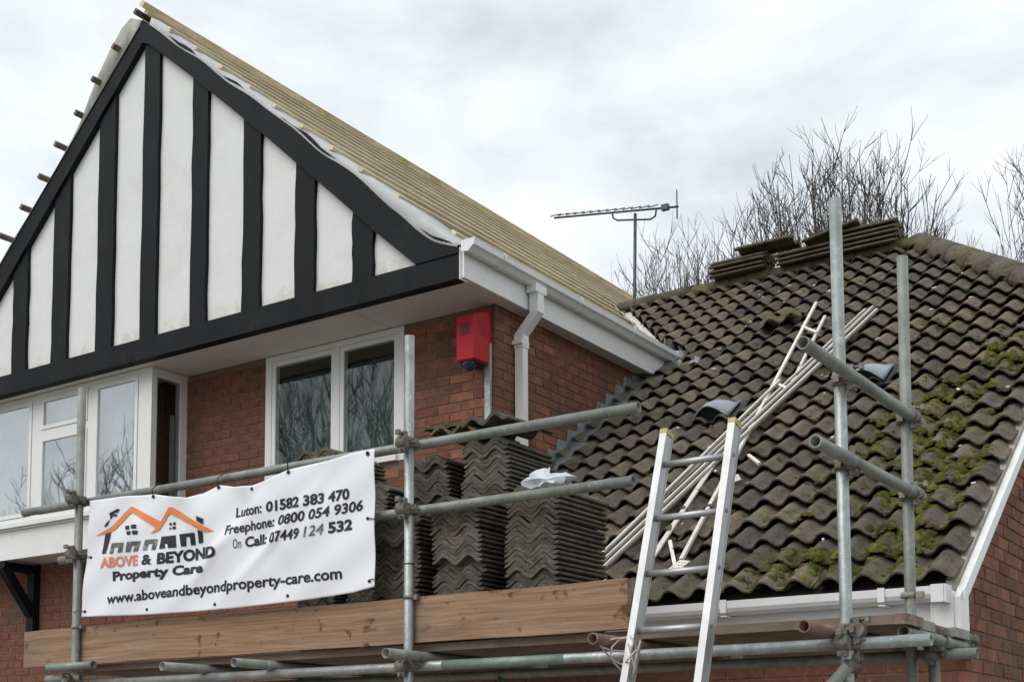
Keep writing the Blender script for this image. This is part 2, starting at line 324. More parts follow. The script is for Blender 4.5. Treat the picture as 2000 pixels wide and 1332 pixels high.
M['stack_tile'] = tile_material('stacked_roof_tile', (0.112, 0.102, 0.088), (0.120, 0.103, 0.088), (0.104, 0.096, 0.076), 0.24)
M['ridge_tile'] = tile_material('ridge_tile', (0.115, 0.095, 0.075), (0.100, 0.088, 0.068), (0.120, 0.105, 0.055), 0.18)
M['mossy_tile'] = tile_material('mossy_roof_tile', (0.120, 0.108, 0.060), (0.105, 0.092, 0.060), (0.135, 0.125, 0.045), 0.15)

def glass_material(name, f0=0.08, tint=(0.80, 0.84, 0.84)):
    m, t, b = new_mat(name); n = t.nodes; l = t.links
    o = n['Material Output']; n.remove(b)
    tr = n.new('ShaderNodeBsdfTransparent'); tr.inputs['Color'].default_value = (*tint, 1)
    gl = n.new('ShaderNodeBsdfGlossy'); gl.inputs['Roughness'].default_value = 0.012; gl.inputs['Color'].default_value = (0.98, 0.98, 0.97, 1)
    lw = n.new('ShaderNodeLayerWeight'); lw.inputs['Blend'].default_value = 0.5          # Schlick reflectance, the same from both sides of the pane
    pw = n.new('ShaderNodeMath'); pw.operation = 'POWER'; pw.inputs[1].default_value = 5.0; l.new(lw.outputs['Facing'], pw.inputs[0])
    fr = n.new('ShaderNodeMath'); fr.operation = 'MULTIPLY_ADD'; fr.inputs[1].default_value = 1-f0; fr.inputs[2].default_value = f0; l.new(pw.outputs[0], fr.inputs[0])
    nz = n.new('ShaderNodeTexNoise'); nz.inputs['Scale'].default_value = 1.6; nz.inputs['Detail'].default_value = 1
    g = n.new('ShaderNodeNewGeometry'); l.new(g.outputs['Position'], nz.inputs['Vector'])
    bp = n.new('ShaderNodeBump'); bp.inputs['Strength'].default_value = 0.055; bp.inputs['Distance'].default_value = 0.05
    l.new(nz.outputs['Fac'], bp.inputs['Height']); l.new(bp.outputs['Normal'], gl.inputs['Normal'])
    mxs = n.new('ShaderNodeMixShader'); l.new(fr.outputs[0], mxs.inputs[0]); l.new(tr.outputs[0], mxs.inputs[1]); l.new(gl.outputs[0], mxs.inputs[2])
    l.new(mxs.outputs[0], o.inputs['Surface']); return m
M['glass'] = glass_material('window_glass', 0.060)
M['glass_bay'] = glass_material('bay_window_glass', 0.28, (0.92, 0.95, 0.96))

# ------------------------------------------------------------------ main dimensions (metres)
P = radians(35.0); TP = tan(P)
Y0, Z0 = 6.40, 2.27                    # side roof: z = Z0 + TP*(y-Y0)
def roof_z(y): return Z0+TP*(y-Y0)
EAVE_Y, RIDGE_Y = 6.635, 12.45
RIDGE_Z = roof_z(RIDGE_Y)
VERGE_X = -1.755                       # right verge of the side roof
XA, RZ = -8.74, 8.135                   # gable ridge
YG, YW, XW, XE, ZS = 7.30, 7.86, -5.41, -5.29, 4.985   # gable face, front wall, side wall, eaves, soffit height
XL = 2*XA-XE                           # left eaves of the gable roof
SLOPE = 0.842                          # gable roof pitch (right side)
SL_L = 0.90                            # left side
YB = 16.9                              # back of the gable block
def wing_z(x): return RZ-SLOPE*(x-XA) if x > XA else RZ-SL_L*(XA-x)
def valley_x(y): return -5.25-(y-10.58)*(1.62/1.87) if y > 10.58 else XW+0.02
HIP0 = (-3.50, RIDGE_Y); HIP1 = (VERGE_X, 10.30)
def hip_y(x): return HIP0[1]+(x-HIP0[0])*(HIP1[1]-HIP0[1])/(HIP1[0]-HIP0[0])

# ------------------------------------------------------------------ ground
g = MB().quad((-220, -220, 0), (220, -220, 0), (220, 220, 0), (-220, 220, 0)).build('ground', M['ground']); tag(g, kind='structure')
g = MB().quad((-14, -6, 0.004), (3, -6, 0.004), (3, 6.7, 0.004), (-14, 6.7, 0.004)).build('driveway', M['drive']); tag(g, kind='structure')

# ------------------------------------------------------------------ the house
house = empty('house', (-5.0, 8.0, 0))
tag(house, 'red brick house with black and white timbered gable and dark tiled side roof', 'house')
HOFF = Vector(house.location)

# ---- brick walls: a mortar-coloured slab with separate bricks standing proud of it
BL, BH, JT = 0.215, 0.062, 0.011
bricks = []                            # (px area, wall, matrix)
def lay(wall, org, ua, nrm, u0, u1, z0, z1, test, weight=lambda u, z: 1.0):
    ua = Vector(ua); nrm = Vector(nrm); org = Vector(org)
    nrow = int((z1-z0)/(BH+JT))+1
    for r in range(nrow):
        z = z0+r*(BH+JT)
        if z+BH > z1+0.01: break
        off = 0 if r % 2 == 0 else (BL+JT)/2
        u = u0-off
        while u < u1:
            a, b_ = max(u, u0), min(u+BL, u1); u += BL+JT
            if b_-a < 0.04: continue
            c = (a+b_)/2
            if not test(c, z+BH/2, (b_-a)/2): continue
            pr = 0.004+rnd.random()*0.004
            p = org+ua*c+Vector((0, 0, z+BH/2))+nrm*(pr-0.02)
            q = project(p); wt = 0
            if q and -20 < q[0] < 2020 and -20 < q[1] < 1350: wt = weight(c, z)*(abs(ua.dot(_R))+0.25)/(q[2]**2)*(b_-a)
            m4 = Matrix((( ua.x*(b_-a), nrm.x*0.04, 0, p.x), (ua.y*(b_-a), nrm.y*0.04, 0, p.y), (0, 0, BH*(1-rnd.random()*0.03), p.z), (0, 0, 0, 1)))
            bricks.append((wt, wall, m4))

WOP = (-7.785, -6.275, 3.90)             # window opening: x0, x1, sill
BAY0, BAY1, BAYF = -11.75, -8.76, 7.45
fw = MB()
fw.box(-12.06, WOP[0], YW, YW+0.1, 0, 3.72)
fw.box(BAY1, WOP[0], YW, YW+0.1, 3.72, ZS); fw.box(-12.06, BAY0, YW, YW+0.1, 3.72, ZS)
fw.box(WOP[0], WOP[1], YW, YW+0.1, 0, WOP[2]); fw.box(WOP[1], XW-0.101, YW, YW+0.1, 0, ZS)
front_wall = fw.build('brick_wall', M['mortar'], house)
def t_front(u, z, h):
    if WOP[0]-0.03 < u+h and u-h < WOP[1]+0.03 and z > WOP[2]-0.03: return not (u+h > WOP[0] and u-h < WOP[1])
    if u-h < BAY1 and z > 3.40 and u+h > BAY0: return False
    return z < ZS-0.02
def w_front(u, z):
    if u > -6.25: return 1.6 if z > 3.32 else 0.0
    if u > -8.72: return 1.2 if z > 3.2 else 0.0
    return 0.9 if u < -9.9 else (0.4 if u < -9.0 and z < 2.4 else 0.0)
ZB = 1.80-24*(BH+JT); ZC = 1.80+22*(BH+JT)
lay(front_wall, (0, YW, 0), (1, 0, 0), (0, -1, 0), -12.05, WOP[0], ZB, ZC-0.005, lambda u, z, h: True, w_front)
lay(front_wall, (0, YW, 0), (1, 0, 0), (0, -1, 0), BAY1+0.002, WOP[0], ZC, ZS, lambda u, z, h: z < ZS-0.02, w_front)
lay(front_wall, (0, YW, 0), (1, 0, 0), (0, -1, 0), WOP[0], WOP[1], ZB, WOP[2], t_front, w_front)
lay(front_wall, (0, YW, 0), (1, 0, 0), (0, -1, 0), WOP[1], XW, ZB, ZS, t_front, w_front)
side_wall = MB().box(XW-0.1, XW, YW, YB, 0, ZS+0.12).build('side_wall', M['mortar'], house)
lay(side_wall, (XW, 0, 0), (0, 1, 0), (1, 0, 0), YW-0.005, 11.2, 2.60, ZS+0.05, lambda u, z, h: z < ZS+0.02 and z > roof_z(u)-0.1, lambda u, z: 1.5 if z > roof_z(u)+0.06 else 0.0)
XG = -1.74                             # right gable wall of the side block
gw = MB().poly([(XG, 6.72, 0), (XG, 18.2, 0), (XG, 18.2, 2.24), (XG, 14.6, 4.97), (XG, 10.3, 4.97), (XG, 6.72, 2.43)], (-0.1, 0, 0)).build('gable_wall', M['mortar'], house)
lay(gw, (XG, 0, 0), (0, 1, 0), (1, 0, 0), 6.715, 18.19, 1.50-20*(BH+JT), 4.95, lambda u, z, h: z < min(roof_z(u-h), roof_z(2*RIDGE_Y-u-h))-0.085, lambda u, z: 1.0 if z < roof_z(u)-0.10 and u < 9 else 0)
gf = MB().box(XW, XG-0.101, 6.72, 6.82, 0, 2.30).build('garage_wall', M['mortar'], house)
lay(gf, (0, 6.72, 0), (1, 0, 0), (0, -1, 0), XW, XG+0.002, 1.50-20*(BH+JT), 2.12, lambda u, z, h: True, lambda u, z: 0.45 if z < 2.02 else 0)
back = MB(); back.box(-12.06, XW-0.1, YB-0.1, YB, 0, ZS+0.1); back.box(-12.06, -11.96, YW+0.1, YB-0.1, 0, ZS+0.1); back.box(XW, XG-0.1, 18.1, 18.2, 0, 2.3)
back.build('rear_wall', M['brick'], house)
bm_unit = MB().box(-0.5, 0.5, -0.5, 0.5, -0.5, 0.5).mesh('brick', M['brick'])
bricks.sort(key=lambda t: -t[0])
rest = {}
for i, (wt, wall, m4) in enumerate(bricks):
    if i < 300 and wt > 0:
        off = Matrix.Translation(-HOFF) if False else Matrix.Identity(4)
        put('brick', bm_unit, wall, mat4=m4)
    else: rest.setdefault(wall, []).append(m4)
for wall, ms in rest.items():
    mb = MB()
    for m4 in ms:
        b = len(mb.v)
        for p in ((-.5,-.5,-.5),(.5,-.5,-.5),(.5,.5,-.5),(-.5,.5,-.5),(-.5,-.5,.5),(.5,-.5,.5),(.5,.5,.5),(-.5,.5,.5)): mb.v.append(tuple(m4 @ Vector(p)))
        for f in ((0,3,2,1),(4,5,6,7),(0,1,5,4),(1,2,6,5),(2,3,7,6),(3,0,4,7)): mb.f.append(tuple(b+k for k in f)); mb.sm.append(False)
    o = bpy.data.objects.new('brickwork', mb.mesh('brickwork', M['brick'])); COL.objects.link(o); o.parent = wall; tag(o, kind='stuff')
    mb.fix(o.data)

# ---- windows
def framed(mb, x0, x1, z0, z1, y, w=0.05, d=0.06):
    mb.box(x0, x0+w, y, y+d, z0, z1); mb.box(x1-w, x1, y, y+d, z0, z1)
    mb.box(x0+w, x1-w, y, y+d, z0, z0+w); mb.box(x0+w, x1-w, y, y+d, z1-w, z1)
win = empty('window', (0, 0, 0)); win.parent = house; win.location = -HOFF+Vector((-7.0, 7.86, 3.9))
WO = Vector((-7.0, 7.86, 3.9))
fr = MB(); yy = YW-0.010
fr.box(-7.784, -7.715, yy, yy+0.08, 3.902, 4.978); fr.box(-6.335, -6.276, yy, yy+0.08, 3.902, 4.978)
fr.box(-7.715, -6.335, yy, yy+0.08, 4.93, 4.978); fr.box(-7.715, -6.335, yy-0.03, yy+0.08, 3.902, 3.955)
fr.box(-7.000, -6.950, yy, yy+0.08, 3.955, 4.93)
fr.build('window_frame', M['upvc'], win)
for (a, b_) in ((-7.715, -7.000), (-6.950, -6.335)):
    sf = MB(); framed(sf, a+0.003, b_-0.003, 3.958, 4.927, yy+0.004, 0.040, 0.05); sf.build('sash', M['upvc'], win)
    MB().box(a+0.040, b_-0.040, yy+0.014, yy+0.022, 3.995, 4.89).build('pane', M['glass'], win)
def drape(mb, x0, x1, y, z0, z1, n, amp):
    f_ = lambda k: (x0+(x1-x0)*k/n, y+amp*sin(k*1.9)+amp*0.6*sin(k*0.7+1))
    for k in range(n):
        (xa, ya), (xb, yb) = f_(k), f_(k+1); mb.quad((xa, ya, z0), (xb, yb, z0), (xb, yb, z1), (xa, ya, z1), smooth=True)
c = MB(); drape(c, -7.74, -6.31, yy+0.10, 3.95, 4.80, 60, 0.006)
clean(c.build('curtain', M['curtain_dark'], win).data)

bay = MB()
bay.box(BAY0, BAY1, BAYF-0.002, BAYF+0.05, 3.445, 3.715)           # white apron below the bay
bay.box(BAY1-0.05, BAY1, BAYF+0.05, YW, 3.445, 3.715); bay.box(BAY0, BAY1-0.05, BAYF+0.05, YW, 3.46, 3.50)
bay_o = bay.build('bay_window', M['upvc'], house)
b2 = MB(); b2.box(BAY0, BAY1+0.03, BAYF-0.06, BAYF+0.06, 3.735, 3.775); b2.box(BAY0, BAY1+0.02, BAYF-0.025, BAYF+0.06, 3.717, 3.733); b2.box(BAY1-0.06, BAY1+0.03, BAYF+0.06, YW, 3.735, 3.775)
b2.build('window_sill', M['upvc'], bay_o)
f = MB(); d0, d1 = BAYF, BAYF+0.07
f.box(-8.93, BAY1, d0, d1-0.01, 3.777, 4.98); f.box(-9.615, -9.515, d0, d1, 3.777, 4.93); f.box(-10.42, -10.29, d0, d1, 3.777, 4.93)
f.box(BAY0, -8.93, d0, d1, 4.93, 4.98); f.box(BAY0, -10.42, d0, d1, 3.777, 3.83); f.box(-10.29, -9.615, d0, d1, 3.777, 3.83); f.box(-9.515, -8.93, d0, d1, 3.777, 3.83)
f.box(-10.29, -9.615, d0, d1, 4.555, 4.625)
f.box(BAY1-0.07, BAY1, 7.78, YW, 3.777, 4.98); f.box(BAY1-0.07, BAY1-0.001, d1-0.01, 7.78, 4.90, 4.98); f.box(BAY1-0.07, BAY1-0.001, d1-0.01, 7.78, 3.777, 3.84)
f.build('window_frame', M['upvc'], bay_o)
for (a, b_, z0, z1) in ((-11.4, -10.42, 3.83, 4.93), (-10.29, -9.615, 4.625, 4.93), (-10.29, -9.615, 3.83, 4.555), (-9.515, -8.93, 3.83, 4.93)):
    s = MB(); framed(s, a+0.004, b_-0.004, z0+0.004, z1-0.004, d0-0.008, 0.036, 0.05); s.build('sash', M['upvc'], bay_o)
    MB().box(a+0.039, b_-0.039, d0+0.006, d0+0.014, z0+0.039, z1-0.039).build('pane', M['glass_bay'], bay_o)
MB().box(BAY1-0.02, BAY1-0.012, d1-0.008, 7.778, 3.842, 4.898).build('pane', M['glass'], bay_o)
c = MB(); drape(c, -11.6, -8.84, d1+0.06, 3.80, 4.95, 90, 0.006)
cur = c.build('curtain', M['curtain'], bay_o); clean(cur.data)
MB().box(BAY1-0.30, BAY1-0.29, 7.50, 7.84, 3.80, 4.95).build('dark_curtain', M['room'], bay_o)
cs = MB().box(BAY1-0.036, BAY1-0.026, 7.69, 7.735, 3.845, 4.60); cs.build('curtain_edge', M['curtain'], bay_o)
br = MB()                                                          # black timber bracket under the bay
br.box(-10.90, -10.79, 7.78, YW-0.009, 2.80, 3.44); br.bar((-10.845, 7.80, 2.96), (-10.845, 7.47, 3.40), 0.085, 0.085, (1, 0, 0)); br.box(-10.89, -10.80, 7.46, 7.78, 3.36, 3.44)
br.build('bracket', M['black_wood'], house)

# ---- timbered gable
gable = MB().poly([(XL, YG+0.03, ZS+0.01), (XE, YG+0.03, ZS+0.01), (XE, YG+0.03, 5.16), (XA, YG+0.03, 8.05), (XL, YG+0.03, 5.0)], (0, 0.08, 0)).build('timbered_gable', M['render'], house)
inner_R = [(XA+0.02, 7.83), (-8.652, 7.788), (-8.123, 7.345), (-7.268, 6.595), (-6.335, 5.740), (-6.106, 5.520), (-5.69, 5.157)]
outer_R = [(XA, 8.035), (-7.969, 7.405), (-7.042, 6.630), (-6.45, 6.13), (-6.133, 5.836), (-5.933, 5.640), (-5.691, 5.435), (-5.502, 5.300), (-5.30, 5.186)]
def lerp_line(pts, x):
    for (a, za), (b, zb) in zip(pts, pts[1:]):
        if (a <= x <= b) or (b <= x <= a): return za+(zb-za)*(x-a)/(b-a)
    return pts[0][1] if abs(x-pts[0][0]) < abs(x-pts[-1][0]) else pts[-1][1]
def in_left(x): return 7.83-(XA-x)*0.945
def out_left(x): return 8.035-(XA-x)*0.90
def zin(x): return lerp_line(inner_R, x) if x > XA else in_left(x)
def yprism(mb, pts, y0, y1): mb.poly([(x, y0, z) for x, z in pts], (0, y1-y0, 0))
def wob(pts, n, amp, r):                   # hand-cut, slightly wavy edge
    o = []
    for (a, b) in zip(pts, pts[1:]):
        for k in range(n):
            t = k/n; o.append((a[0]+(b[0]-a[0])*t, a[1]+(b[1]-a[1])*t+(r.uniform(-amp, amp) if k else 0)))
    return o+[pts[-1]]
def tri_prism(mb, top, bot, y0, y1):       # strip between two edge lines as a solid
    n = len(top); b = len(mb.v)
    for (x, z) in top: mb.v += [(x, y0, z), (x, y1, z)]
    for (x, z) in bot: mb.v += [(x, y0, z), (x, y1, z)]
    q = lambda i, j: b+2*i+j
    r_ = lambda i, j: b+2*n+2*i+j
    for i in range(n-1):
        for fce in ((q(i,0), q(i+1,0), r_(i+1,0), r_(i,0)), (q(i,1), r_(i,1), r_(i+1,1), q(i+1,1)), (q(i,0), q(i,1), q(i+1,1), q(i+1,0)), (r_(i,0), r_(i+1,0), r_(i+1,1), r_(i,1))):
            mb.f.append(fce); mb.sm.append(False)
    for fce in ((q(0,0), r_(0,0), r_(0,1), q(0,1)), (q(n-1,0), q(n-1,1), r_(n-1,1), r_(n-1,0))): mb.f.append(fce); mb.sm.append(False)
xs = [XA+(-5.30-XA)*k/44 for k in range(45)]
top = [(x, lerp_line(outer_R, x)+0.028*min(1.0, (x-XA)/0.4, (-5.30-x)/0.5)+0.016*sin(x*9.0)+0.008*sin(x*23)) for x in xs]
bot = [(x, max(lerp_line(inner_R, x), 5.158) if x < -5.69 else 5.158) for x in xs]
b = MB(); tri_prism(b, top, bot, YG-0.055, YG+0.055); b.build('barge_board', M['black_wood'], gable)
xs = [XA-0.002-(3.45)*k/40 for k in range(41)]
top = [(x, out_left(x)+0.010*sin(x*7)) for x in xs]; bot = [(x, max(in_left(x), 5.0)) for x in xs]
b = MB(); tri_prism(b, top, bot, YG-0.052, YG+0.055); b.build('barge_board', M['black_wood'], gable)
MB().box(XL, -5.302, YG-0.045, YG+0.05, ZS-0.012, 5.157).build('tie_beam', M['black_wood'], gable)
tx = [(-11.72, -11.52), (-11.12, -10.92), (-10.52, -10.31), (-9.935, -9.715), (-9.315, -9.10), (-8.727, -8.530), (-8.105, -7.920), (-7.494, -7.300), (-6.915, -6.715), (-6.322, -6.120)]
edges = []
for (a, b_) in tx:
    pa, pb = zin(a)+0.05, zin(b_)+0.05
    if max(pa, pb) < 5.25: continue
    n = 8; mbt = MB(); lft = []; rgt = []
    for k in range(n+1):
        lft.append((a+rnd.uniform(-0.007, 0.007), 5.1575+(pa-5.1575)*k/n)); rgt.append((b_+rnd.uniform(-0.007, 0.007), 5.1575+(pb-5.1575)*k/n))
    tri_prism(mbt, lft, rgt, YG-0.028, YG+0.03); mbt.build('timber', M['black_wood'], gable)
gap = [(-12.0, -11.72)]+[(tx[i][1], tx[i+1][0]) for i in range(len(tx)-1)]+[(-6.120, -5.66)]
for (a, b_) in gap:                        # white rendered panels between the timbers
    n = 6; up = []; lo = []
    for k in range(n+1):
        x = a-0.01+(b_-a+0.02)*k/n; up.append((x, max(zin(x)+0.04, 5.16))); lo.append((x, 5.13))
    mbp = MB(); tri_prism(mbp, up, lo, YG+0.006, YG+0.034); mbp.build('render_panel', None, gable).data.materials.append(M['render'])

# soffit panels, fascia
for k, (a, b_) in enumerate(((XL, -10.2), (-10.194, -8.1), (-8.094, -6.42), (-6.414, XE-0.002))):
    MB().box(a, b_, YG+0.052, YW-0.002 if b_ < XW else YW-0.002, ZS, ZS+0.012).build('soffit_board', M['soffit'], house)
MB().box(XW+0.002, XE-0.002, YW, YB, ZS, ZS+0.012).build('soffit_board', M['soffit'], house)
fa = MB(); fa.box(XE, XE+0.022, YG-0.03, YB, ZS-0.006, 5.215); fa.build('fascia_board', M['upvc'], house)
fb = MB(); fb.box(-5.299, XE-0.001, YG-0.046, YG+0.045, ZS-0.02, 5.20); fb.build('fascia_end', M['upvc'], house)
MB().box(XL-0.022, XL, YG, YB, ZS-0.006, 5.0).build('fascia_board', M['upvc'], house)

# ---- gutter of the gable roof, with brackets and downpipe
def gutter_x(mb, x0, y0, y1, z):           # square-line gutter running along y, open on top
    pr = [(0.002, 0), (0.002, -0.072), (0.062, -0.080), (0.088, -0.052), (0.108, -0.040), (0.112, 0), (0.104, 0), (0.100, -0.034), (0.082, -0.046), (0.058, -0.072), (0.008, -0.066), (0.008, 0)]
    mb.poly([(x0+a, y0, z+b) for a, b in pr], (0, y1-y0, 0))
gx = XE+0.022
gt = MB(); gutter_x(gt, gx, YG-0.06, 10.62, 5.232); gutter = gt.build('gutter', M['gutter'], house)
ge = MB(); ge.poly([(gx+0.001, YG-0.067, 5.236), (gx+0.001, YG-0.067, 5.155), (gx+0.062, YG-0.067, 5.148), (gx+0.09, YG-0.067, 5.175), (gx+0.113, YG-0.067, 5.19), (gx+0.117, YG-0.067, 5.236)], (0, 0.012, 0))
ge.build('gutter_end_cap', M['gutter'], gutter)
for y in (7.62, 8.72, 9.62, 10.42):
    m2 = MB(); pr = [(0.001, 0.006), (0.001, -0.080), (0.064, -0.088), (0.092, -0.058), (0.116, -0.044), (0.120, 0.006), (0.1, 0.006), (0.1, 0.0), (0.114, -0.002), (0.110, -0.040), (0.088, -0.053), (0.062, -0.081), (0.006, -0.074), (0.006, 0.006)]
    m2.poly([(gx+a, y, 5.232+b_) for a, b_ in pr], (0, 0.035, 0)); m2.build('gutter_bracket', M['gutter'], gutter)
dp = MB(); PX, PY = XW+0.055, 8.14
dp.box(gx+0.012, gx+0.100, PY-0.075, PY+0.075, 5.10, 5.165); dp.box(gx+0.016, gx+0.096, PY-0.042, PY+0.042, 4.95, 5.10)
dp.poly([(gx+0.016, PY-0.042, 4.951), (gx+0.096, PY-0.042, 4.951), (PX+0.042, PY-0.042, 4.80), (PX-0.042, PY-0.042, 4.80)], (0, 0.084, 0))
dp.box(PX-0.042, PX+0.042, PY-0.042, PY+0.042, 4.70, 4.799)
down = dp.build('downpipe', M['upvc'], house)
MB().box(PX-0.036, PX+0.036, PY-0.036, PY+0.036, roof_z(PY)+0.05, 4.70).build('pipe', M['upvc'], down)
MB().box(PX-0.044, PX+0.044, PY-0.065, PY+0.044, 4.725, 4.752).build('pipe_clip', M['upvc'], down)
# ---- gable roof: membrane, battens
roof2 = MB()
roof2.poly([(XA, YG+0.06, RZ-0.03), (XE+0.02, YG+0.06, wing_z(XE+0.02)-0.03), (XE+0.02, YB+0.1, wing_z(XE+0.02)-0.03), (XA, YB+0.1, RZ-0.03)], (0, 0, 0.012))
roof2.poly([(XA-0.002, YG+0.06, RZ-0.03), (XL, YG+0.06, wing_z(XL)-0.03), (XL, YB+0.1, wing_z(XL)-0.03), (XA-0.002, YB+0.1, RZ-0.03)], (0, 0, 0.012))
groof = roof2.build('gable_roof', M['underlay'], house)
sl = sqrt(1+SLOPE**2); ux, uz = 1/sl, -SLOPE/sl; nx, nz = SLOPE/sl, 1/sl
def batten(sx, d, y0, y1, w=0.05, h=0.030, lift=0.0):   # a batten d metres down the slope
    s2 = sqrt(1+(SLOPE if sx > 0 else SL_L)**2); k = SLOPE if sx > 0 else SL_L
    ax = Vector((sx/s2, 0, -k/s2)); az = Vector((sx*k/s2, 0, 1/s2))
    c = Vector((XA, 0, RZ-0.018))+ax*d+az*(h/2+lift)
    c0 = c.copy(); c0.y = y0; c1 = c.copy(); c1.y = y1
    jog = rnd.uniform(-0.006, 0.006); c1 = c1+ax*jog
    mbb = MB(); b = len(mbb.v)
    for cc in (c0, c1):
        for i, j in ((-1, -1), (1, -1), (1, 1), (-1, 1)): mbb.v.append(tuple(cc+ax*i*w/2+az*j*h/2))
    for fc in ((0,3,2,1),(4,5,6,7),(0,1,5,4),(1,2,6,5),(2,3,7,6),(3,0,4,7)): mbb.f.append(tuple(b+t for t in fc)); mbb.sm.append(False)
    return mbb.build('batten', M['batten'] if sx > 0 else M['deck'], groof)  # left-slope battens get darker wood: their backlit shade is put into the colour
def valley_y_for(x): return 10.58+(-5.25-x)*(1.87/1.62)
NB = 11
LENR = (XE-XA)*sl
for i in range(NB+1):
    d = 0.05+i*(LENR-0.07)/NB; x = XA+d*ux
    yend = YB+0.08 if x < -6.85 else valley_y_for(x)-0.14
    y0 = YG-0.07+rnd.uniform(-0.02, 0.03) if i < 2 else YG-0.055+rnd.choice((0.0, 0.01, 0.03, 0.06))+(0.05 if i > 8 else 0)
    if i == NB-1: y0 = YG+0.30
    if i == NB: y0 = YG+0.10
    batten(1, d, y0, yend)
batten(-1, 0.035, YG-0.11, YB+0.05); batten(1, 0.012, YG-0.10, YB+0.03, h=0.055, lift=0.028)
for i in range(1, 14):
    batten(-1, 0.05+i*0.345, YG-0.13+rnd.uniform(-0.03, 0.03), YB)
# wavy membrane edge lapping over the right barge board, and the grey sheet on the left verge
mm = MB(); n = 70; rm = random.Random(8); wl = [sin(k_*0.55)*0.6+sin(k_*0.23+2)*0.6+rm.uniform(-.12, .12) for k_ in range(n+2)]
def pt(k, j):
    x = XA+0.10+(XE-XA-0.12)*k/n; wv = 0.5*wl[k]+0.25*(wl[max(k-1, 0)]+wl[k+1]); big = 0.6+0.5*sin(k*0.31+0.7)
    zt = wing_z(x)-0.010
    if j == 0: return (x, YG+0.45, zt)
    if j == 1: return (x, YG+0.04+0.01*wv, zt+0.004+0.006*wv)
    if j == 2: return (x, YG-0.040, zt-0.012+0.012*wv*big)
    return (x+0.006*wv, YG-0.063-0.004*wv, min(lerp_line(outer_R, x)+0.016, zt-0.015)-0.022*big+0.010*wv)
for i in range(n):
    for j in (0, 1, 2): mm.quad(pt(i, j), pt(i+1, j), pt(i+1, j+1), pt(i, j+1), smooth=True)
mo = mm.build('membrane_edge', M['membrane'], groof)
clean(mo.data); sol = mo.modifiers.new('thickness', 'SOLIDIFY'); sol.thickness = 0.003
mm = MB(); ntop = [(-8.78, 8.06), (-8.93, 8.13), (-9.05, 8.07), (-9.20, 7.92), (-9.365, 7.72), (-9.47, 7.56), (-9.575, 7.38), (-9.71, 7.22), (-9.89, 7.04), (-10.10, 6.84), (-10.32, 6.63), (-10.55, 6.42), (-10.9, 6.10)]
for (a, b_) in zip(ntop, ntop[1:]):
    la = out_left(a[0])-0.02; lb = out_left(b_[0])-0.02
    mm.quad((a[0], YG-0.03, a[1]), (b_[0], YG-0.03, b_[1]), (b_[0]+0.0, YG-0.062, lb), (a[0], YG-0.062, la), smooth=True)
    mm.quad((a[0], YG-0.03, a[1]), (b_[0], YG-0.03, b_[1]), (b_[0], YG+0.30, wing_z(b_[0])+0.0), (a[0], YG+0.30, wing_z(a[0])+0.0), smooth=True)
mo = mm.build('membrane_flap', M['old_felt'], groof); clean(mo.data); sol = mo.modifiers.new('thickness', 'SOLIDIFY'); sol.thickness = 0.004

# ---- side roof: underlay, tiles, hip, ridge, verge, gutter
us = MB()
us.poly([(XW, EAVE_Y+0.02, roof_z(EAVE_Y+0.02)-0.03), (VERGE_X, EAVE_Y+0.02, roof_z(EAVE_Y+0.02)-0.03), (VERGE_X, HIP1[1], roof_z(HIP1[1])-0.03), (HIP0[0], RIDGE_Y, RIDGE_Z-0.03), (-6.9, RIDGE_Y, RIDGE_Z-0.03), (-6.9, RIDGE_Y-0.02, roof_z(RIDGE_Y-0.02)-0.03), (XW, 10.76, roof_z(10.76)-0.03)], (0, 0, 0.012))
yb2 = 2*RIDGE_Y-HIP1[1]; zb2 = roof_z(HIP1[1])-0.03
us.poly([(HIP0[0], RIDGE_Y, RIDGE_Z-0.03), (VERGE_X, HIP1[1], zb2), (VERGE_X+0.02, RIDGE_Y, zb2-0.014), (VERGE_X, yb2, zb2)], (0, 0, 0.012))
us.poly([(-6.9, RIDGE_Y+0.002, RIDGE_Z-0.03), (HIP0[0], RIDGE_Y+0.002, RIDGE_Z-0.03), (VERGE_X, yb2+0.002, zb2), (VERGE_X, 18.3, roof_z(EAVE_Y)-0.03), (XW, 18.3, roof_z(EAVE_Y)-0.03), (-6.9, 14.2, roof_z(10.7)-0.03)], (0, 0, 0.012))
sroof = us.build('tiled_roof', M['tile'], house)

TW, TL, GAUGE, TT, AMP = 0.372, 0.365, 0.286, 0.016, 0.056
def prof(x):
    c = 0.5-0.5*cos(2*pi*x/(TW/2)); return AMP*(c*0.55+0.45*c*c*(3-2*c))
SEG = 18
def tile_verts(w=TW, l=TL, seg=SEG, lift=0.048, amp=1.0, th=0.0125):
    """top surface, front edge and sides of one double-roll tile; tail edge at y=0"""
    mb = MB(); zt = lambda y: lift*(1-y/GAUGE)*1.0
    for k in range(seg):
        a, b = w*k/seg, w*(k+1)/seg; ha, hb = prof(a*TW/w)*amp, prof(b*TW/w)*amp
        mb.quad((a, 0, ha+zt(0)), (b, 0, hb+zt(0)), (b, l, hb+zt(l)), (a, l, ha+zt(l)), smooth=True)
        mb.quad((a, 0, ha+zt(0)-th), (b, 0, hb+zt(0)-th), (b, 0, hb+zt(0)), (a, 0, ha+zt(0)))
    for x in (0, w): mb.quad((x, 0, prof(x)*amp+zt(0)-th), (x, l, prof(x)*amp+zt(l)-th), (x, l, prof(x)*amp+zt(l)), (x, 0, prof(x)*amp+zt(0)))
    return mb
tile_me = clean(tile_verts().mesh('roof_tile', M['tile']))
slope_u = Vector((0, cos(P), sin(P))); slope_n = Vector((0, -sin(P), cos(P)))
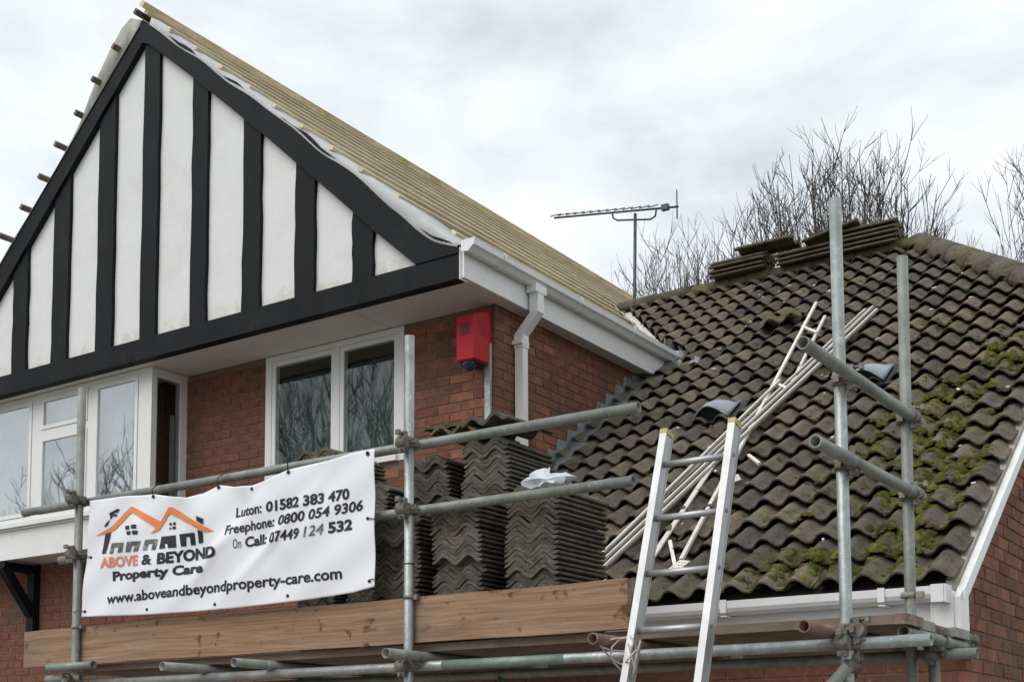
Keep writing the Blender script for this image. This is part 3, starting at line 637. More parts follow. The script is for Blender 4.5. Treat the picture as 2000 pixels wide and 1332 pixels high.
def roof_mat(x, s, dz=0.0, yaw=0.0, tilt=0.0):          # local frame on the roof at x, s metres up from the eave
    o = Vector((x, EAVE_Y, roof_z(EAVE_Y)))+slope_u*s+slope_n*(dz)
    m4 = Matrix(((1, slope_u.x, slope_n.x, o.x), (0, slope_u.y, slope_n.y, o.y), (0, slope_u.z, slope_n.z, o.z), (0, 0, 0, 1)))
    return m4 @ Matrix.Rotation(yaw, 4, 'Z') @ Matrix.Rotation(tilt, 4, 'X')
ROFF = Matrix.Identity(4)                # tiled_roof already sits at -HOFF under the house, so world coordinates apply inside it
SLEN = (RIDGE_Y-EAVE_Y)/cos(P)
X0 = VERGE_X+0.004
nrow = int(SLEN/GAUGE)+1
cnt = 0
def roof_limits(y): return valley_x(y), (X0+0.03 if y < HIP1[1] else HIP0[0]+(y-HIP0[1])*(HIP1[0]-HIP0[0])/(HIP1[1]-HIP0[1]))
for r in range(nrow):
    s = r*GAUGE; y = EAVE_Y+s*cos(P)
    if y > RIDGE_Y-0.10: break
    for c in range(40):
        x = X0-(c+1)*TW
        lo = min(roof_limits(y)[0], roof_limits(y+TL*cos(P))[0]); hi = max(roof_limits(y)[1], roof_limits(y+TL*cos(P))[1])
        if x+TW < lo+0.05: break
        if x > hi-0.02: continue
        slip = -rnd.uniform(0.02, 0.05) if (rnd.random() < 0.05 and r > 0) else 0.0
        m4 = roof_mat(x+rnd.uniform(-0.005, 0.005), s+rnd.uniform(-0.008, 0.008)+slip, rnd.uniform(0, 0.006), rnd.uniform(-0.014, 0.014)+slip*0.5, rnd.uniform(-0.010, 0.010))
        ytop = min(y+TL*cos(P), RIDGE_Y)
        cutL = y > 10.3 and (x < valley_x(ytop)+0.5 or x < valley_x(y)+0.05) and x < max(valley_x(y), valley_x(ytop))+0.02
        cutW = y <= 10.58 and x < XW+0.02
        cutR = ytop > HIP1[1]-0.2 and x+TW > min(roof_limits(ytop)[1], roof_limits(y)[1])
        if cutL or cutW or cutR:
            bm = bmesh.new(); bm.from_mesh(tile_me); bm.transform(m4)
            def cut(co, no):
                bmesh.ops.bisect_plane(bm, geom=bm.verts[:]+bm.edges[:]+bm.faces[:], plane_co=co, plane_no=no, clear_outer=True)
            if cutW: cut((XW+0.03, 0, 0), (-1, 0, 0))
            if cutL and y > 10.0:
                vx, vy = -1.62, 1.87; no = Vector((-vy, vx, 0)).normalized(); co = Vector((-5.25+0.06+rnd.uniform(-.03, .05), 10.58, 0))
                cut(co, no)
            if cutR:
                hx, hy = HIP1[0]-HIP0[0], HIP1[1]-HIP0[1]; no = Vector((-hy, hx, 0)).normalized(); cut(Vector((HIP0[0], HIP0[1], 0)), no)
            if len(bm.faces) < 3: bm.free(); continue
            me = bpy.data.meshes.new('roof_tile'); bm.to_mesh(me); bm.free(); me.materials.append(M['tile'])
            put('roof_tile', me, sroof)
        else: put('roof_tile', tile_me, sroof, mat4=m4)
        cnt += 1
print('roof tiles', cnt, 'bricks', len(bricks))

def surf(x, s):                           # tile surface point at x, s metres up the slope
    r = s % GAUGE; u = (X0-x) % TW
    return roof_mat(x, s, prof(TW-u)+0.048*(1-r/GAUGE)).translation
# ridge tiles, hip tiles: half-round covers laid end to end
def half_round(mb, p0, p1, r0, r1, seg=9, th=0.016, flat=0.8):
    p0 = Vector(p0); p1 = Vector(p1); d = (p1-p0).normalized(); x = d.cross(Vector((0, 0, 1))).normalized(); z = x.cross(d)
    b = len(mb.v)
    for p, r in ((p0, r0), (p1, r1)):
        for k in range(seg+1):
            a = -0.12*pi+1.24*pi*k/seg
            mb.v.append(tuple(p+x*cos(a)*r+z*sin(a)*r*flat))
        for k in range(seg+1):
            a = -0.12*pi+1.24*pi*k/seg
            mb.v.append(tuple(p+x*cos(a)*(r-th)+z*sin(a)*(r-th)*flat))
    m = seg+1
    for k in range(seg):
        mb.f.append((b+k, b+k+1, b+2*m+k+1, b+2*m+k)); mb.sm.append(True)
        mb.f.append((b+m+k, b+3*m+k, b+3*m+k+1, b+m+k+1)); mb.sm.append(True)
        mb.f.append((b+k, b+m+k, b+m+k+1, b+k+1)); mb.sm.append(False)
        mb.f.append((b+2*m+k, b+2*m+k+1, b+3*m+k+1, b+3*m+k)); mb.sm.append(False)
    for k in (0, seg): mb.f.append((b+k, b+2*m+k, b+3*m+k, b+m+k)); mb.sm.append(False)
x = -6.85; k = 0
while x < HIP0[0]-0.1:
    l = 0.45; x1 = min(x+l, HIP0[0]+0.06); mb = MB()
    half_round(mb, (x, RIDGE_Y, RIDGE_Z+0.012+0.006*(k % 2)), (x1+0.012, RIDGE_Y, RIDGE_Z+0.018+0.006*(k % 2)), 0.125, 0.132)
    mb.build('ridge_tile', M['mossy_tile'] if k in (2, 3, 6, 7) else M['ridge_tile'], sroof); x += l; k += 1
hv = Vector((HIP1[0]-HIP0[0], HIP1[1]-HIP0[1], roof_z(HIP1[1])-RIDGE_Z)); hl = hv.length; hv.normalize()
n = 7
for k in range(n):
    a = Vector((HIP0[0], RIDGE_Y, RIDGE_Z+0.02))+hv*(hl*k/n-0.02); b_ = Vector((HIP0[0], RIDGE_Y, RIDGE_Z+0.005))+hv*(hl*(k+1)/n+0.03)
    mb = MB(); half_round(mb, a, b_, 0.150, 0.162); mb.build('hip_tile', M['ridge_tile'], sroof)
# verge: mortar bedding and barge board
vb = MB(); n = 26
y_a, y_b = EAVE_Y+0.01, HIP1[1]
vb.poly([(VERGE_X-0.045, y_a, roof_z(y_a)-0.030), (VERGE_X-0.045, y_a, roof_z(y_a)+0.022), (VERGE_X+0.012, y_a, roof_z(y_a)+0.012), (VERGE_X+0.012, y_a, roof_z(y_a)-0.030)], (0, y_b-y_a, roof_z(y_b)-roof_z(y_a)))
vb.build('verge_mortar', M['mortar_pale'], sroof)
bb = MB()
bb.poly([(VERGE_X+0.014, 6.56, roof_z(6.56)-0.012), (VERGE_X+0.014, y_b, roof_z(y_b)-0.012), (VERGE_X+0.014, y_b, roof_z(y_b)-0.100), (VERGE_X+0.014, 6.72, roof_z(6.72)-0.112), (VERGE_X+0.014, 6.72, 2.16), (VERGE_X+0.014, 6.56, 2.16)], (0.030, 0, 0))
bb.build('barge_board', M['upvc'], sroof)
bb = MB(); bb.poly([(VERGE_X+0.045, 6.60, roof_z(6.60)-0.004), (VERGE_X+0.045, y_b, roof_z(y_b)-0.004), (VERGE_X+0.045, y_b, roof_z(y_b)-0.055), (VERGE_X+0.045, 6.60, roof_z(6.60)-0.055)], (0.012, 0, 0)); bb.build('verge_trim', M['upvc'], sroof)
# front fascia, box end and gutter
gy = 6.575
def gutter_y(mb, y0, x0, x1, z):          # half-height square gutter running along x, mouth up
    pr = [(-0.002, 0), (-0.002, -0.072), (-0.062, -0.078), (-0.092, -0.060), (-0.104, -0.040), (-0.106, 0), (-0.100, 0), (-0.098, -0.036), (-0.088, -0.052), (-0.060, -0.072), (-0.008, -0.066), (-0.008, 0)]
    mb.poly([(x0, y0+a, z+b) for a, b in pr], (x1-x0, 0, 0))
MB().box(XW, VERGE_X-0.10, gy+0.01, gy+0.03, 2.19, roof_z(gy)+0.01).build('fascia_board', M['upvc'], house)
be = MB(); be.box(VERGE_X-0.095, VERGE_X+0.013, gy-0.030, gy+0.16, 2.16, 2.40); be.box(VERGE_X-0.098, VERGE_X-0.088, gy-0.034, gy-0.02, 2.16, 2.36); be.build('box_end', M['upvc'], house)
GZ = 2.422
g2 = MB(); gutter_y(g2, gy+0.008, XW, VERGE_X-0.005, GZ); gut2 = g2.build('gutter', M['gutter'], house)
g2 = MB(); g2.box(VERGE_X-0.010, VERGE_X-0.002, gy-0.104, gy+0.005, GZ-0.085, GZ+0.006); g2.box(VERGE_X-0.075, VERGE_X-0.012, gy-0.106, gy-0.097, GZ-0.083, GZ+0.006); g2.build('gutter_end_cap', M['gutter'], gut2)
for xx in (-2.08, -2.95, -3.8):
    m2 = MB(); m2.box(xx-0.018, xx+0.018, gy-0.107, gy-0.099, GZ-0.066, GZ+0.006); m2.box(xx-0.018, xx+0.018, gy-0.10, gy+0.004, GZ-0.086, GZ-0.080); m2.build('gutter_bracket', M['gutter'], gut2)
MB().box(XW, VERGE_X-0.10, gy+0.03, 6.72, 2.19, 2.20).build('soffit_board', M['soffit'], house)
MB().box(-3.05, -2.3, 6.700, 6.716, 1.80, 1.86).build('lintel', M['upvc'], house)
# valley lining and stepped lead flashing
vl = MB(); a = Vector((-5.30, 10.50, 0)); b_ = Vector((-6.86, 12.42, 0)); dvec = (b_-a).normalized(); nn = Vector((-dvec.y, dvec.x, 0))
seg = 10
for i in range(seg):
    q = []
    for t in (i/seg, (i+1)/seg):
        p = a+(b_-a)*t
        pl = p+nn*0.10; pr_ = p-nn*0.10
        q.append(((pl.x, pl.y, max(wing_z(pl.x), 0)+0.012), (p.x, p.y, roof_z(p.y)+0.012), (pr_.x, pr_.y, roof_z(pr_.y)+0.014)))
    vl.quad(q[0][0], q[0][1], q[1][1], q[1][0]); vl.quad(q[0][1], q[0][2], q[1][2], q[1][1])
vo = vl.build('valley_lining', M['grp'], house); clean(vo.data); so = vo.modifiers.new('thickness', 'SOLIDIFY'); so.thickness = 0.004; so.offset = 1
ap = MB()                                                   # crumpled lead apron at the foot of the valley
for i in range(5):
    for j in range(2):
        def q_(a_, c_):
            xx = -5.13+a_*0.055; yy_ = 10.26+c_*0.07; return (xx, yy_, roof_z(yy_)+0.065+0.020*sin(a_*2.1+c_))
        ap.quad(q_(i, j), q_(i+1, j), q_(i+1, j+1), q_(i, j+1), smooth=True)
ao = ap.build('lead_apron', M['lead'], house); clean(ao.data); so = ao.modifiers.new('thickness', 'SOLIDIFY'); so.thickness = 0.004
y = YW+0.02
flash = MB()
while y < 10.75:
    z = roof_z(y)
    flash.poly([(XW+0.009, y, z+0.02), (XW+0.009, y+0.30, roof_z(y+0.30)+0.02), (XW+0.009, y+0.30, roof_z(y+0.30)+0.04), (XW+0.009, y+0.20, roof_z(y+0.16)+0.15), (XW+0.009, y+0.05, roof_z(y+0.16)+0.145), (XW+0.009, y+0.01, z+0.05)], (0.004+0.003*rnd.random(), 0, 0))
    y += 0.16
fo = flash.build('lead_flashing', M['lead'], house)
fl = MB()
for i in range(24):
    q = lambda k, j: (XW+0.012+j*0.120+0.012*sin(k*1.7)*(j > 1), YW+k*0.118, roof_z(YW+k*0.118)+0.075-0.012*j+(0.010*sin(k*0.9+j)))
    for j in range(2): fl.quad(q(i, j), q(i, j+1), q(i+1, j+1), q(i+1, j), smooth=True)
fo = fl.build('lead_soaker', M['lead'], house); clean(fo.data); so = fo.modifiers.new('thickness', 'SOLIDIFY'); so.thickness = 0.004
eb = MB()                                                   # dark eaves comb above the gutter
for k in range(46):
    y = YG+0.10+k*0.071; eb.box(XE+0.024, XE+0.05, y, y+0.036, 5.225, 5.225+0.028)
eb.build('eaves_comb', M['black'], house)

# two plastic vent tiles on the side roof
def vent_tile(x, s):
    m4 = roof_mat(x, s, 0.045)
    mb = MB(); W2, D2, H2 = 0.30, 0.32, 0.105; seg = 12
    ring = []
    for j, (yy_, hh) in enumerate(((0.0, 1.0), (0.10, 0.95), (0.22, 0.62), (0.32, 0.12))):
        row = []
        for k in range(seg+1):
            t = k/seg; hgt = (0.5-0.5*cos(2*pi*t))**0.55
            row.append(tuple(m4 @ Vector((t*W2-W2/2, yy_, 0.02+H2*hgt*hh))))
        ring.append(row)
    for j in range(3):
        for k in range(seg): mb.quad(ring[j][k], ring[j][k+1], ring[j+1][k+1], ring[j+1][k], smooth=True)
    o = mb.build('roof_vent', M['vent'], sroof); clean(o.data); so = o.modifiers.new('thickness', 'SOLIDIFY'); so.thickness = 0.010
    md = MB()
    fr_ = [tuple(m4 @ Vector((k/seg*W2-W2/2, 0.035, 0.02+(H2-0.012)*(0.5-0.5*cos(2*pi*k/seg))**0.55))) for k in range(seg+1)]
    md.quad(*fr_); o2 = md.build('vent_mouth', M['vent_dark'], o)
    o2.location = (0, 0, 0)
    ms = MB(); ms.obox(m4 @ Vector((0, 0.16, 0.004)), (m4.to_3x3() @ Vector((0.22, 0, 0))), (m4.to_3x3() @ Vector((0, 0.20, 0))), (m4.to_3x3() @ Vector((0, 0, 0.006)))); o3 = ms.build('vent_base', M['vent_dark'], o); o3.location = (0, 0, 0)
def s_of(y): return (y-EAVE_Y)/cos(P)
vent_tile(-4.17, s_of(9.00)); vent_tile(-3.03, s_of(9.20))

# moss cushions on the tiles, loose flakes
def blob(mb, c, r, rr, up):
    c = Vector(c); t1 = up.orthogonal().normalized(); t2 = up.cross(t1); b = len(mb.v); n = 6
    mb.v.append(tuple(c+up*r*0.55*rr.uniform(0.8, 1.3)))
    for lv, (q, h) in enumerate(((0.62, 0.38), (1.0, 0.0))):
        for k in range(n):
            a = 2*pi*(k+0.5*lv)/n; j = rr.uniform(0.7, 1.3); mb.v.append(tuple(c+(t1*cos(a)+t2*sin(a))*r*q*j+up*(h*r*rr.uniform(0.6, 1.4)-0.006*lv)))
    for k in range(n):
        k2 = (k+1) % n
        mb.f.append((b, b+1+k, b+1+k2)); mb.sm.append(True)
        mb.f.append((b+1+k, b+7+k, b+1+k2)); mb.sm.append(True); mb.f.append((b+1+k2, b+7+k, b+7+k2)); mb.sm.append(True)
rr = random.Random(11)
def moss_density(x, s):
    d = 0.022
    for (cx, cs, rx, rs, a) in ((-2.05, 1.0, 0.45, 1.0, 1.0), (-2.25, 2.2, 0.6, 0.9, 0.75), (-2.0, 3.3, 0.4, 0.8, 0.55), (-2.5, 0.25, 0.7, 0.35, 0.75), (-3.4, 0.5, 0.5, 0.5, 0.30), (-2.1, 4.6, 0.4, 0.7, 0.4), (-2.6, 1.2, 0.3, 0.4, 0.4)):
        d = max(d, a*math.exp(-((x-cx)/rx)**2-((s-cs)/rs)**2))
    return d
mo = MB(); md = MB(); made = 0
mosspatch = [(rr.uniform(-2.9, X0), rr.uniform(0, 4.5), rr.uniform(0.035, 0.105)) for _ in range(95)]+[(rr.uniform(-4.6, -2.6), rr.uniform(0, 5.5), rr.uniform(0.04, 0.09)) for _ in range(26)]
for _ in range(60000):
    x = rr.uniform(-5.2, X0-0.02); s = rr.uniform(0.05, 6.6); y = EAVE_Y+s*cos(P)
    lo, hi = roof_limits(y)
    if not lo+0.15 < x < hi-0.12: continue
    u = (X0-x) % (TW/2); trough = abs(u/(TW/2)-0.5)*2           # 1 in the trough
    e_ = s % GAUGE
    pref = 0.25+0.75*max(trough, 1.0 if e_ > 0.24 or e_ < 0.03 else 0)
    near = max(math.exp(-((x-cx)**2+(s-cs)**2)/(q*q)) for cx, cs, q in mosspatch)
    if rr.random() > (moss_density(x, s)*(0.05+1.0*near)+0.30*near*(x > -2.9)+0.10*near+0.012)*pref: continue
    blob(mo if rr.random() < (0.78 if x > -2.9 else 0.30) else md, surf(x, s)-slope_n*0.004, rr.uniform(0.010, 0.028)*(1.5 if moss_density(x, s) > 0.4 else 0.85), rr, slope_n); made += 1
o = mo.build('moss', M['moss'], sroof); tag(o, kind='stuff')
o = md.build('dry_moss', M['moss_tile'], sroof); tag(o, kind='stuff')
fk = MB()
for _ in range(70):
    x = rr.uniform(-5.0, X0-0.05); s = rr.uniform(0.1, 6.5); lo, hi = roof_limits(EAVE_Y+s*cos(P))
    if not lo+0.1 < x < hi-0.1: continue
    p = surf(x, s)+slope_n*0.006; a = rr.uniform(0, pi); d1 = Vector((cos(a), 0, 0))+slope_u*sin(a); d2 = slope_n.cross(d1)
    fk.obox(p, d1*rr.uniform(0.006, 0.022), d2*rr.uniform(0.004, 0.009), slope_n*0.004)
o = fk.build('mortar_flakes', M['flake'], sroof); tag(o, kind='stuff')

# ------------------------------------------------------------------ alarm box
al = empty('alarm_box', (-5.6, 7.86, 4.7)); tag(al, 'red wedge-shaped alarm box with dark strobe, high on the brick wall under the soffit', 'alarm box')
ax0, ax1, yf, yb_, zb_ = -5.595, -5.435, 7.62, YW-0.009, 4.515
ab = MB()
ab.poly([(ax0, yb_, zb_), (ax0, yf, zb_-0.005), (ax0, yf, 4.845), (ax0, yb_, 4.945)], (ax1-ax0, 0, 0))
abx = ab.build('case', M['alarm'], al)
bev = abx.modifiers.new('edge', 'BEVEL'); bev.width = 0.008; bev.segments = 2
vt = MB()
for k in range(5):
    z = 4.80-k*0.022; vt.box(ax1-0.001, ax1+0.0015, 7.69, 7.79, z, z+0.007)
vt.build('vent_slot', M['alarm_dark'], al)
MB().box(ax0+0.012, ax1-0.012, yf+0.012, yb_-0.01, zb_-0.012, zb_-0.003).build('base', M['alarm_dark'], al)
MB().box(ax0+0.04, ax1-0.04, yf-0.0016, yf+0.001, 4.70, 4.79).build('badge', M['alarm_dark'], al)
sb = MB(); seg = 12
for i in range(5):
    for k in range(seg):
        def sp(i_, k_): a = pi/2*i_/5; q = 2*pi*k_/seg; return ((ax0+ax1)/2-0.01+0.052*cos(a)*cos(q), 7.69+0.052*cos(a)*sin(q), zb_-0.012-0.062*sin(a))
        sb.quad(sp(i, k), sp(i, k+1), sp(i+1, k+1), sp(i+1, k), smooth=True)
o = sb.build('strobe', M['lens'], al); clean(o.data)

# ------------------------------------------------------------------ galvanised strip at the wall corner
st = MB(); st.poly([(-5.475, YW-0.014, 3.95), (-5.425, YW-0.014, 3.95), (-5.425, YW-0.014, 4.67), (-5.475, YW-0.014, 4.60)], (0, -0.03, 0))
o = st.build('metal_strip', M['steel']); tag(o, 'galvanised strip with slanted top standing against the brick corner beside the downpipe', 'metal strip')

# ------------------------------------------------------------------ scaffold
sc_ = empty('scaffold', (-4.0, 4.9, 0)); tag(sc_, 'galvanised tube scaffold with timber toe board along the front of the house', 'scaffold')
YO, YI = 4.892, 5.64
GR1, GR2 = 3.065, 2.725               # end guard rails
LZ, TZ = 2.018, 2.066                    # ledger and transom heights
R_ = 0.0242
posts = [(-6.372, 3.79, 'steel_dull'), (-3.876, 3.645, 'steel'), (-1.711, 3.804, 'steel')]
for x, zt, mk in posts: MB().pipe((x, YO, 0), (x, YO, zt)).build('standard', M[mk], sc_)
MB().pipe((-1.700, YI, 0), (-1.672, YI, 3.80)).build('standard', M['steel_dull'], sc_)
for x in (-6.372, -3.876): MB().pipe((x, YI+0.05, 0), (x, YI+0.05, 2.05)).build('standard', M['steel_dull'], sc_)
MB().pipe((-1.585, YI-0.02, 0), (-1.585, YI-0.02, 2.06)).build('standard', M['steel_dull'], sc_)
YRAIL = YO+2*R_
MB().pipe((-6.97, YRAIL, 3.106), (-2.635, YRAIL, 3.108)).build('guard_rail', M['steel_dull'], sc_)
MB().pipe((-6.60, YRAIL, 2.775), (-2.665, YRAIL, 2.785)).build('guard_rail', M['steel_dull'], sc_)
MB().pipe((-6.30, YRAIL, LZ), (-1.40, YRAIL, LZ+0.004)).build('ledger', M['steel'], sc_)
MB().pipe((-3.70, YRAIL-0.0005, LZ+0.0015), (-3.02, YRAIL-0.0005, LZ+0.002), r=R_+0.0007).build('green_sleeve', M['green_paint_tube'], sc_)
MB().pipe((-6.62, YO-0.005, 2.052), (-6.30, YO-0.005, 2.052)).build('ledger', M['steel_dull'], sc_)
MB().pipe((-6.56, YO-0.045, 2.118), (-6.15, YO-0.045, 2.118)).build('ledger', M['steel_dull'], sc_)
MB().pipe((-6.6, YI+2*R_, LZ), (-1.42, YI+2*R_, LZ)).build('ledger', M['steel_dull'], sc_)
for x, yf_, mk in ((-5.33, 4.64, 'steel_dull'), (-4.83, 4.67, 'steel_dull'), (-3.82, 4.65, 'steel_dull'), (-2.66, 4.56, 'rust'), (-1.765, 4.58, 'rust'), (-1.53, 5.02, 'steel_dull')):
    MB().pipe((x, yf_, TZ), (x, 6.02, TZ)).build('transom', M[mk], sc_)
for z, y0 in ((GR1, 4.36), (GR2, 4.46)):
    MB().pipe((-1.711+2*R_+0.004, y0, z), (-1.700+2*R_+0.006, 5.72, z)).build('end_guard_rail', M['steel_dull'], sc_)
MB().pipe((-1.69, YO-2*R_, 1.93), (-3.2, YO-2*R_, 0.35)).build('brace', M['steel_dull'], sc_)
def toe(x0, x1, z0, z1):
    mb = MB(); n = 24
    for i in range(n+1):
        x = x0+(x1-x0)*i/n; dy = 0.003*sin(i*0.7); dz = 0.002*sin(i*1.1)
        mb.v += [(x, 4.918+dy, z0+dz), (x, 4.956+dy, z0+dz), (x, 4.956+dy, z1+dz), (x, 4.918+dy, z1+dz)]
    for i in range(n):
        for k in range(4): mb.f.append((4*i+k, 4*i+(k+1) % 4, 4*i+4+(k+1) % 4, 4*i+4+k)); mb.sm.append(False)
    mb.f.append((3, 2, 1, 0)); mb.sm.append(False); mb.f.append(tuple(4*n+k for k in range(4))); mb.sm.append(False)
    return mb.build('toe_board', M['toe'], sc_)
toe(-6.90, -2.69, 2.134, 2.355)
def coupler(c, ax, bx, r=0.0305, rot=0.0):           # two clamped collars and their flap bolts
    c = Vector(c); ax = Vector(ax).normalized(); bx = Vector(bx).normalized(); nr = ax.cross(bx).normalized()
    mb = MB()
    ca = c; cb = c+nr*2*R_
    mb.tube([ca-ax*0.026, ca+ax*0.026], r, 14); mb.tube([cb-bx*0.026, cb+bx*0.026], r, 14)
    for cc, a_, o_ in ((ca, ax, bx), (cb, bx, ax)):
        for sg in (-1, 1):
            mb.obox(cc+o_*sg*(r+0.008), o_*0.012, a_*0.020, nr*0.012)
        mb.tube([cc+o_*(r+0.010)-nr*0.02, cc+o_*(r+0.010)+nr*0.045], 0.0075, 6); mb.obox(cc+o_*(r+0.010)+nr*0.040, o_*0.012, a_*0.012, nr*0.008)
        mb.tube([cc-o_*(r+0.010)-nr*0.025, cc-o_*(r+0.010)+nr*0.03], 0.006, 6)
    return mb.build('coupler', M['coupler'], sc_)
Xv, Yv, Zv = Vector((1, 0, 0)), Vector((0, 1, 0)), Vector((0, 0, 1))
for x in (-6.372, -3.876):
    for z in (3.107, 2.78, LZ): coupler((x, YO, z), Zv, -Xv)
coupler((-1.711, YO, LZ), Zv, -Xv)
for z in (GR1, GR2): coupler((-1.711, YO, z), Zv, Yv*-1); coupler((-1.690, YI, z), Zv, Yv*-1)
coupler((-1.715, YO, 2.07), Zv, Yv*-1); coupler((-1.70, YO, 1.93), Zv, Vector((1, 0, 1.05)))
coupler((-1.585, YI, LZ), Zv, -Xv); coupler((-1.55, 5.55, 2.10), Yv, Xv); coupler((-1.53, 5.95, 2.10), Yv, Xv)
rg = MB(); rg.tube([(-1.692, YI, 2.268), (-1.692, YI, 2.292)], 0.033, 14); rg.box(-1.655, -1.625, YI-0.015, YI+0.015, 2.266, 2.294); rg.build('collar', M['mortar_pale'], sc_)
for x, z in ((-3.876, 2.352), (-6.372, 2.352)):
    rg = MB(); rg.tube([(x, YO, z-0.008), (x, YO, z+0.008)], 0.030, 14); rg.box(x-0.006, x+0.05, YO-0.004, YO+0.03, z-0.012, z+0.010); rg.build('board_clip', M['coupler'], sc_)
for x, z in ((-3.876, 2.515),):
    rg = MB(); rg.tube([(x, YO, z-0.003), (x, YO, z+0.003)], 0.026, 12); rg.build('cable_tie', M['black'], sc_)
# deck boards lie loose on the transoms
for k, nm in enumerate(('outermost board of the scaffold deck, just behind the toe board', 'second deck board in from the toe board', 'third deck board in from the toe board', 'deck board nearest the house wall')):
    y0 = 4.96+k*0.232; db = MB(); sag = 0
    xe = -1.50 if k < 4 else -1.6
    db.box(-6.62+0.05*(k % 2), xe-0.02*(k % 3), y0, y0+0.226, TZ+R_+0.0015, TZ+R_+0.0395)
    o = db.build('scaffold_board', M['deck']); tag(o, 'weathered scaffold board, '+nm, 'scaffold board', 'boards of the scaffold deck')
    for xx in (-6.62+0.05*(k % 2)+0.0, xe-0.02*(k % 3)-0.05): MB().box(xx-0.002, xx+0.052, y0-0.002, y0+0.228, TZ+R_+0.0005, TZ+R_+0.0412).build('end_band', M['rust'] if k % 2 == 0 else M['steel_dull'], o)

# ------------------------------------------------------------------ stacked roof tiles on the deck
SW, SL = 0.295, 0.44
def stack_tile_mesh(name, m, w=SW, l=SL, th=0.0215, amp=0.043, seg=26, thin=0.0115):
    """double-roll tile that nests on the one below; thinner interlock flanges at both long edges"""
    mb = MB(); h = lambda t: amp*(0.5-0.5*cos(4*pi*t+0.35)); lo = lambda t: h(t)+thin*max(0.0, 1-min(t, 1-t)/0.10)*1.0
    for k in range(seg):
        a, b = k/seg, (k+1)/seg; xa, xb = w*(a-0.5), w*(b-0.5)
        mb.quad((xa, 0, h(a)+th), (xb, 0, h(b)+th), (xb, l, h(b)+th), (xa, l, h(a)+th), smooth=True)
        mb.quad((xa, 0, lo(a)), (xa, l, lo(a)), (xb, l, lo(b)), (xb, 0, lo(b)), smooth=True)
        for y in (0, l): mb.quad((xa, y, lo(a)), (xb, y, lo(b)), (xb, y, h(b)+th), (xa, y, h(a)+th))
    for x, t in ((-w/2, 0), (w/2, 1)): mb.quad((x, 0, lo(t)), (x, l, lo(t)), (x, l, h(t)+th), (x, 0, h(t)+th))
    return clean(mb.mesh(name, m))
st_me = stack_tile_mesh('roof_tile', M['stack_tile']); st_mossy = stack_tile_mesh('roof_tile', M['mossy_tile'])
DZ = TZ+R_+0.041
def ORD(k):
    if k == 0: return 'topmost of'
    w1 = ['', 'first', 'second', 'third', 'fourth', 'fifth', 'sixth', 'seventh', 'eighth', 'ninth', 'tenth', 'eleventh', 'twelfth', 'thirteenth', 'fourteenth', 'fifteenth', 'sixteenth', 'seventeenth', 'eighteenth', 'nineteenth']
    tens = {20: ('twentieth', 'twenty'), 30: ('thirtieth', 'thirty'), 40: ('fortieth', 'forty'), 50: ('fiftieth', 'fifty')}
    k += 1
    if k < 20: return w1[k]+' from the top of'
    a, b = tens[k//10*10]
    return (a if k % 10 == 0 else b+'-'+w1[k % 10])+' from the top of'
def stack(x, y, n, label, group, seed, pitch=0.0228, jit=0.012, mossy_top=False, base=None, turn=0.0, zdrop=0):
    r = random.Random(seed); gx_, gy_ = 0, 0; nxt = 0
    z = base if base is not None else DZ
    for i in range(n):
        if i >= nxt: gx_, gy_, nxt = r.uniform(-0.012, 0.012), r.uniform(-0.028, 0.016), i+r.choice((2, 3, 4, 5, 6))
        o = put('roof_tile', st_mossy if (mossy_top and i >= n-2) else st_me, None, (x+gx_+r.uniform(-jit, jit)*0.4, y+gy_+r.uniform(-jit, jit)*0.35, z), (r.uniform(-0.006, 0.006), r.uniform(-0.01, 0.01), turn+r.uniform(-0.02, 0.02)))
        tag(o, 'double-roll roof tile, '+ORD(n-1-i)+' '+label, 'roof tile', group)
        z += pitch+r.uniform(-0.0012, 0.0022)
    return z
G = 'roof tiles stacked on the scaffold'
hA = stack(-3.245, 5.02, 29, 'the front stack nearest the ladder', G, 1)
hB = stack(-3.665, 5.01, 29, 'the front stack right of the middle pole', G, 2)
hC = stack(-4.055, 5.02, 28, 'the front stack by the banner edge', G, 3)
hD = stack(-3.83, 5.49, 45, 'the rear stack below the alarm box', G, 4, mossy_top=False, pitch=0.0235)
hE = stack(-4.22, 5.50, 43, 'the rear stack behind the middle pole', G, 5, pitch=0.0235)
hF = stack(-5.02, 5.48, 49, 'the rear stack showing over the banner', G, 6, mossy_top=True, pitch=0.0235)
hG = stack(-4.62, 5.48, 39, 'the rear stack hidden behind the banner', G, 8, pitch=0.0235)
# a few odd mossy tiles on top of the rear stack
for k, (x, y, z, rz, ry, me) in enumerate(((-4.02, 5.44, 3.285, 0.02, 0.02, st_mossy), (-3.80, 5.42, 3.300, -0.03, -0.03, st_me))):
    o = put('roof_tile', me, None, (x, y, z), (0.02, ry, rz))
    tag(o, ('mossy roof tile lying on top of the rear stacks below the alarm box, left one', 'bare roof tile lying on top of the rear stacks below the alarm box, right one')[k], 'roof tile', 'odd tiles on top of the stacks')
mb = MB()
for _ in range(46): blob(mb, (-4.10+rr.uniform(-0.10, 0.16), 5.46+rr.uniform(0, 0.2), 3.335+rr.uniform(-0.015, 0.02)), rr.uniform(0.012, 0.028), rr, Vector((0, 0, 1)))
for _ in range(30): blob(mb, (-5.08+rr.uniform(-0.12, 0.12), 5.50+rr.uniform(0, 0.2), hF+0.03+rr.uniform(-0.015, 0.015)), rr.uniform(0.012, 0.026), rr, Vector((0, 0, 1)))
tag(mb.build('moss_clumps', M['moss_tile']), 'brown and green moss growing on the top tiles of the stacks', 'moss', kind='stuff')
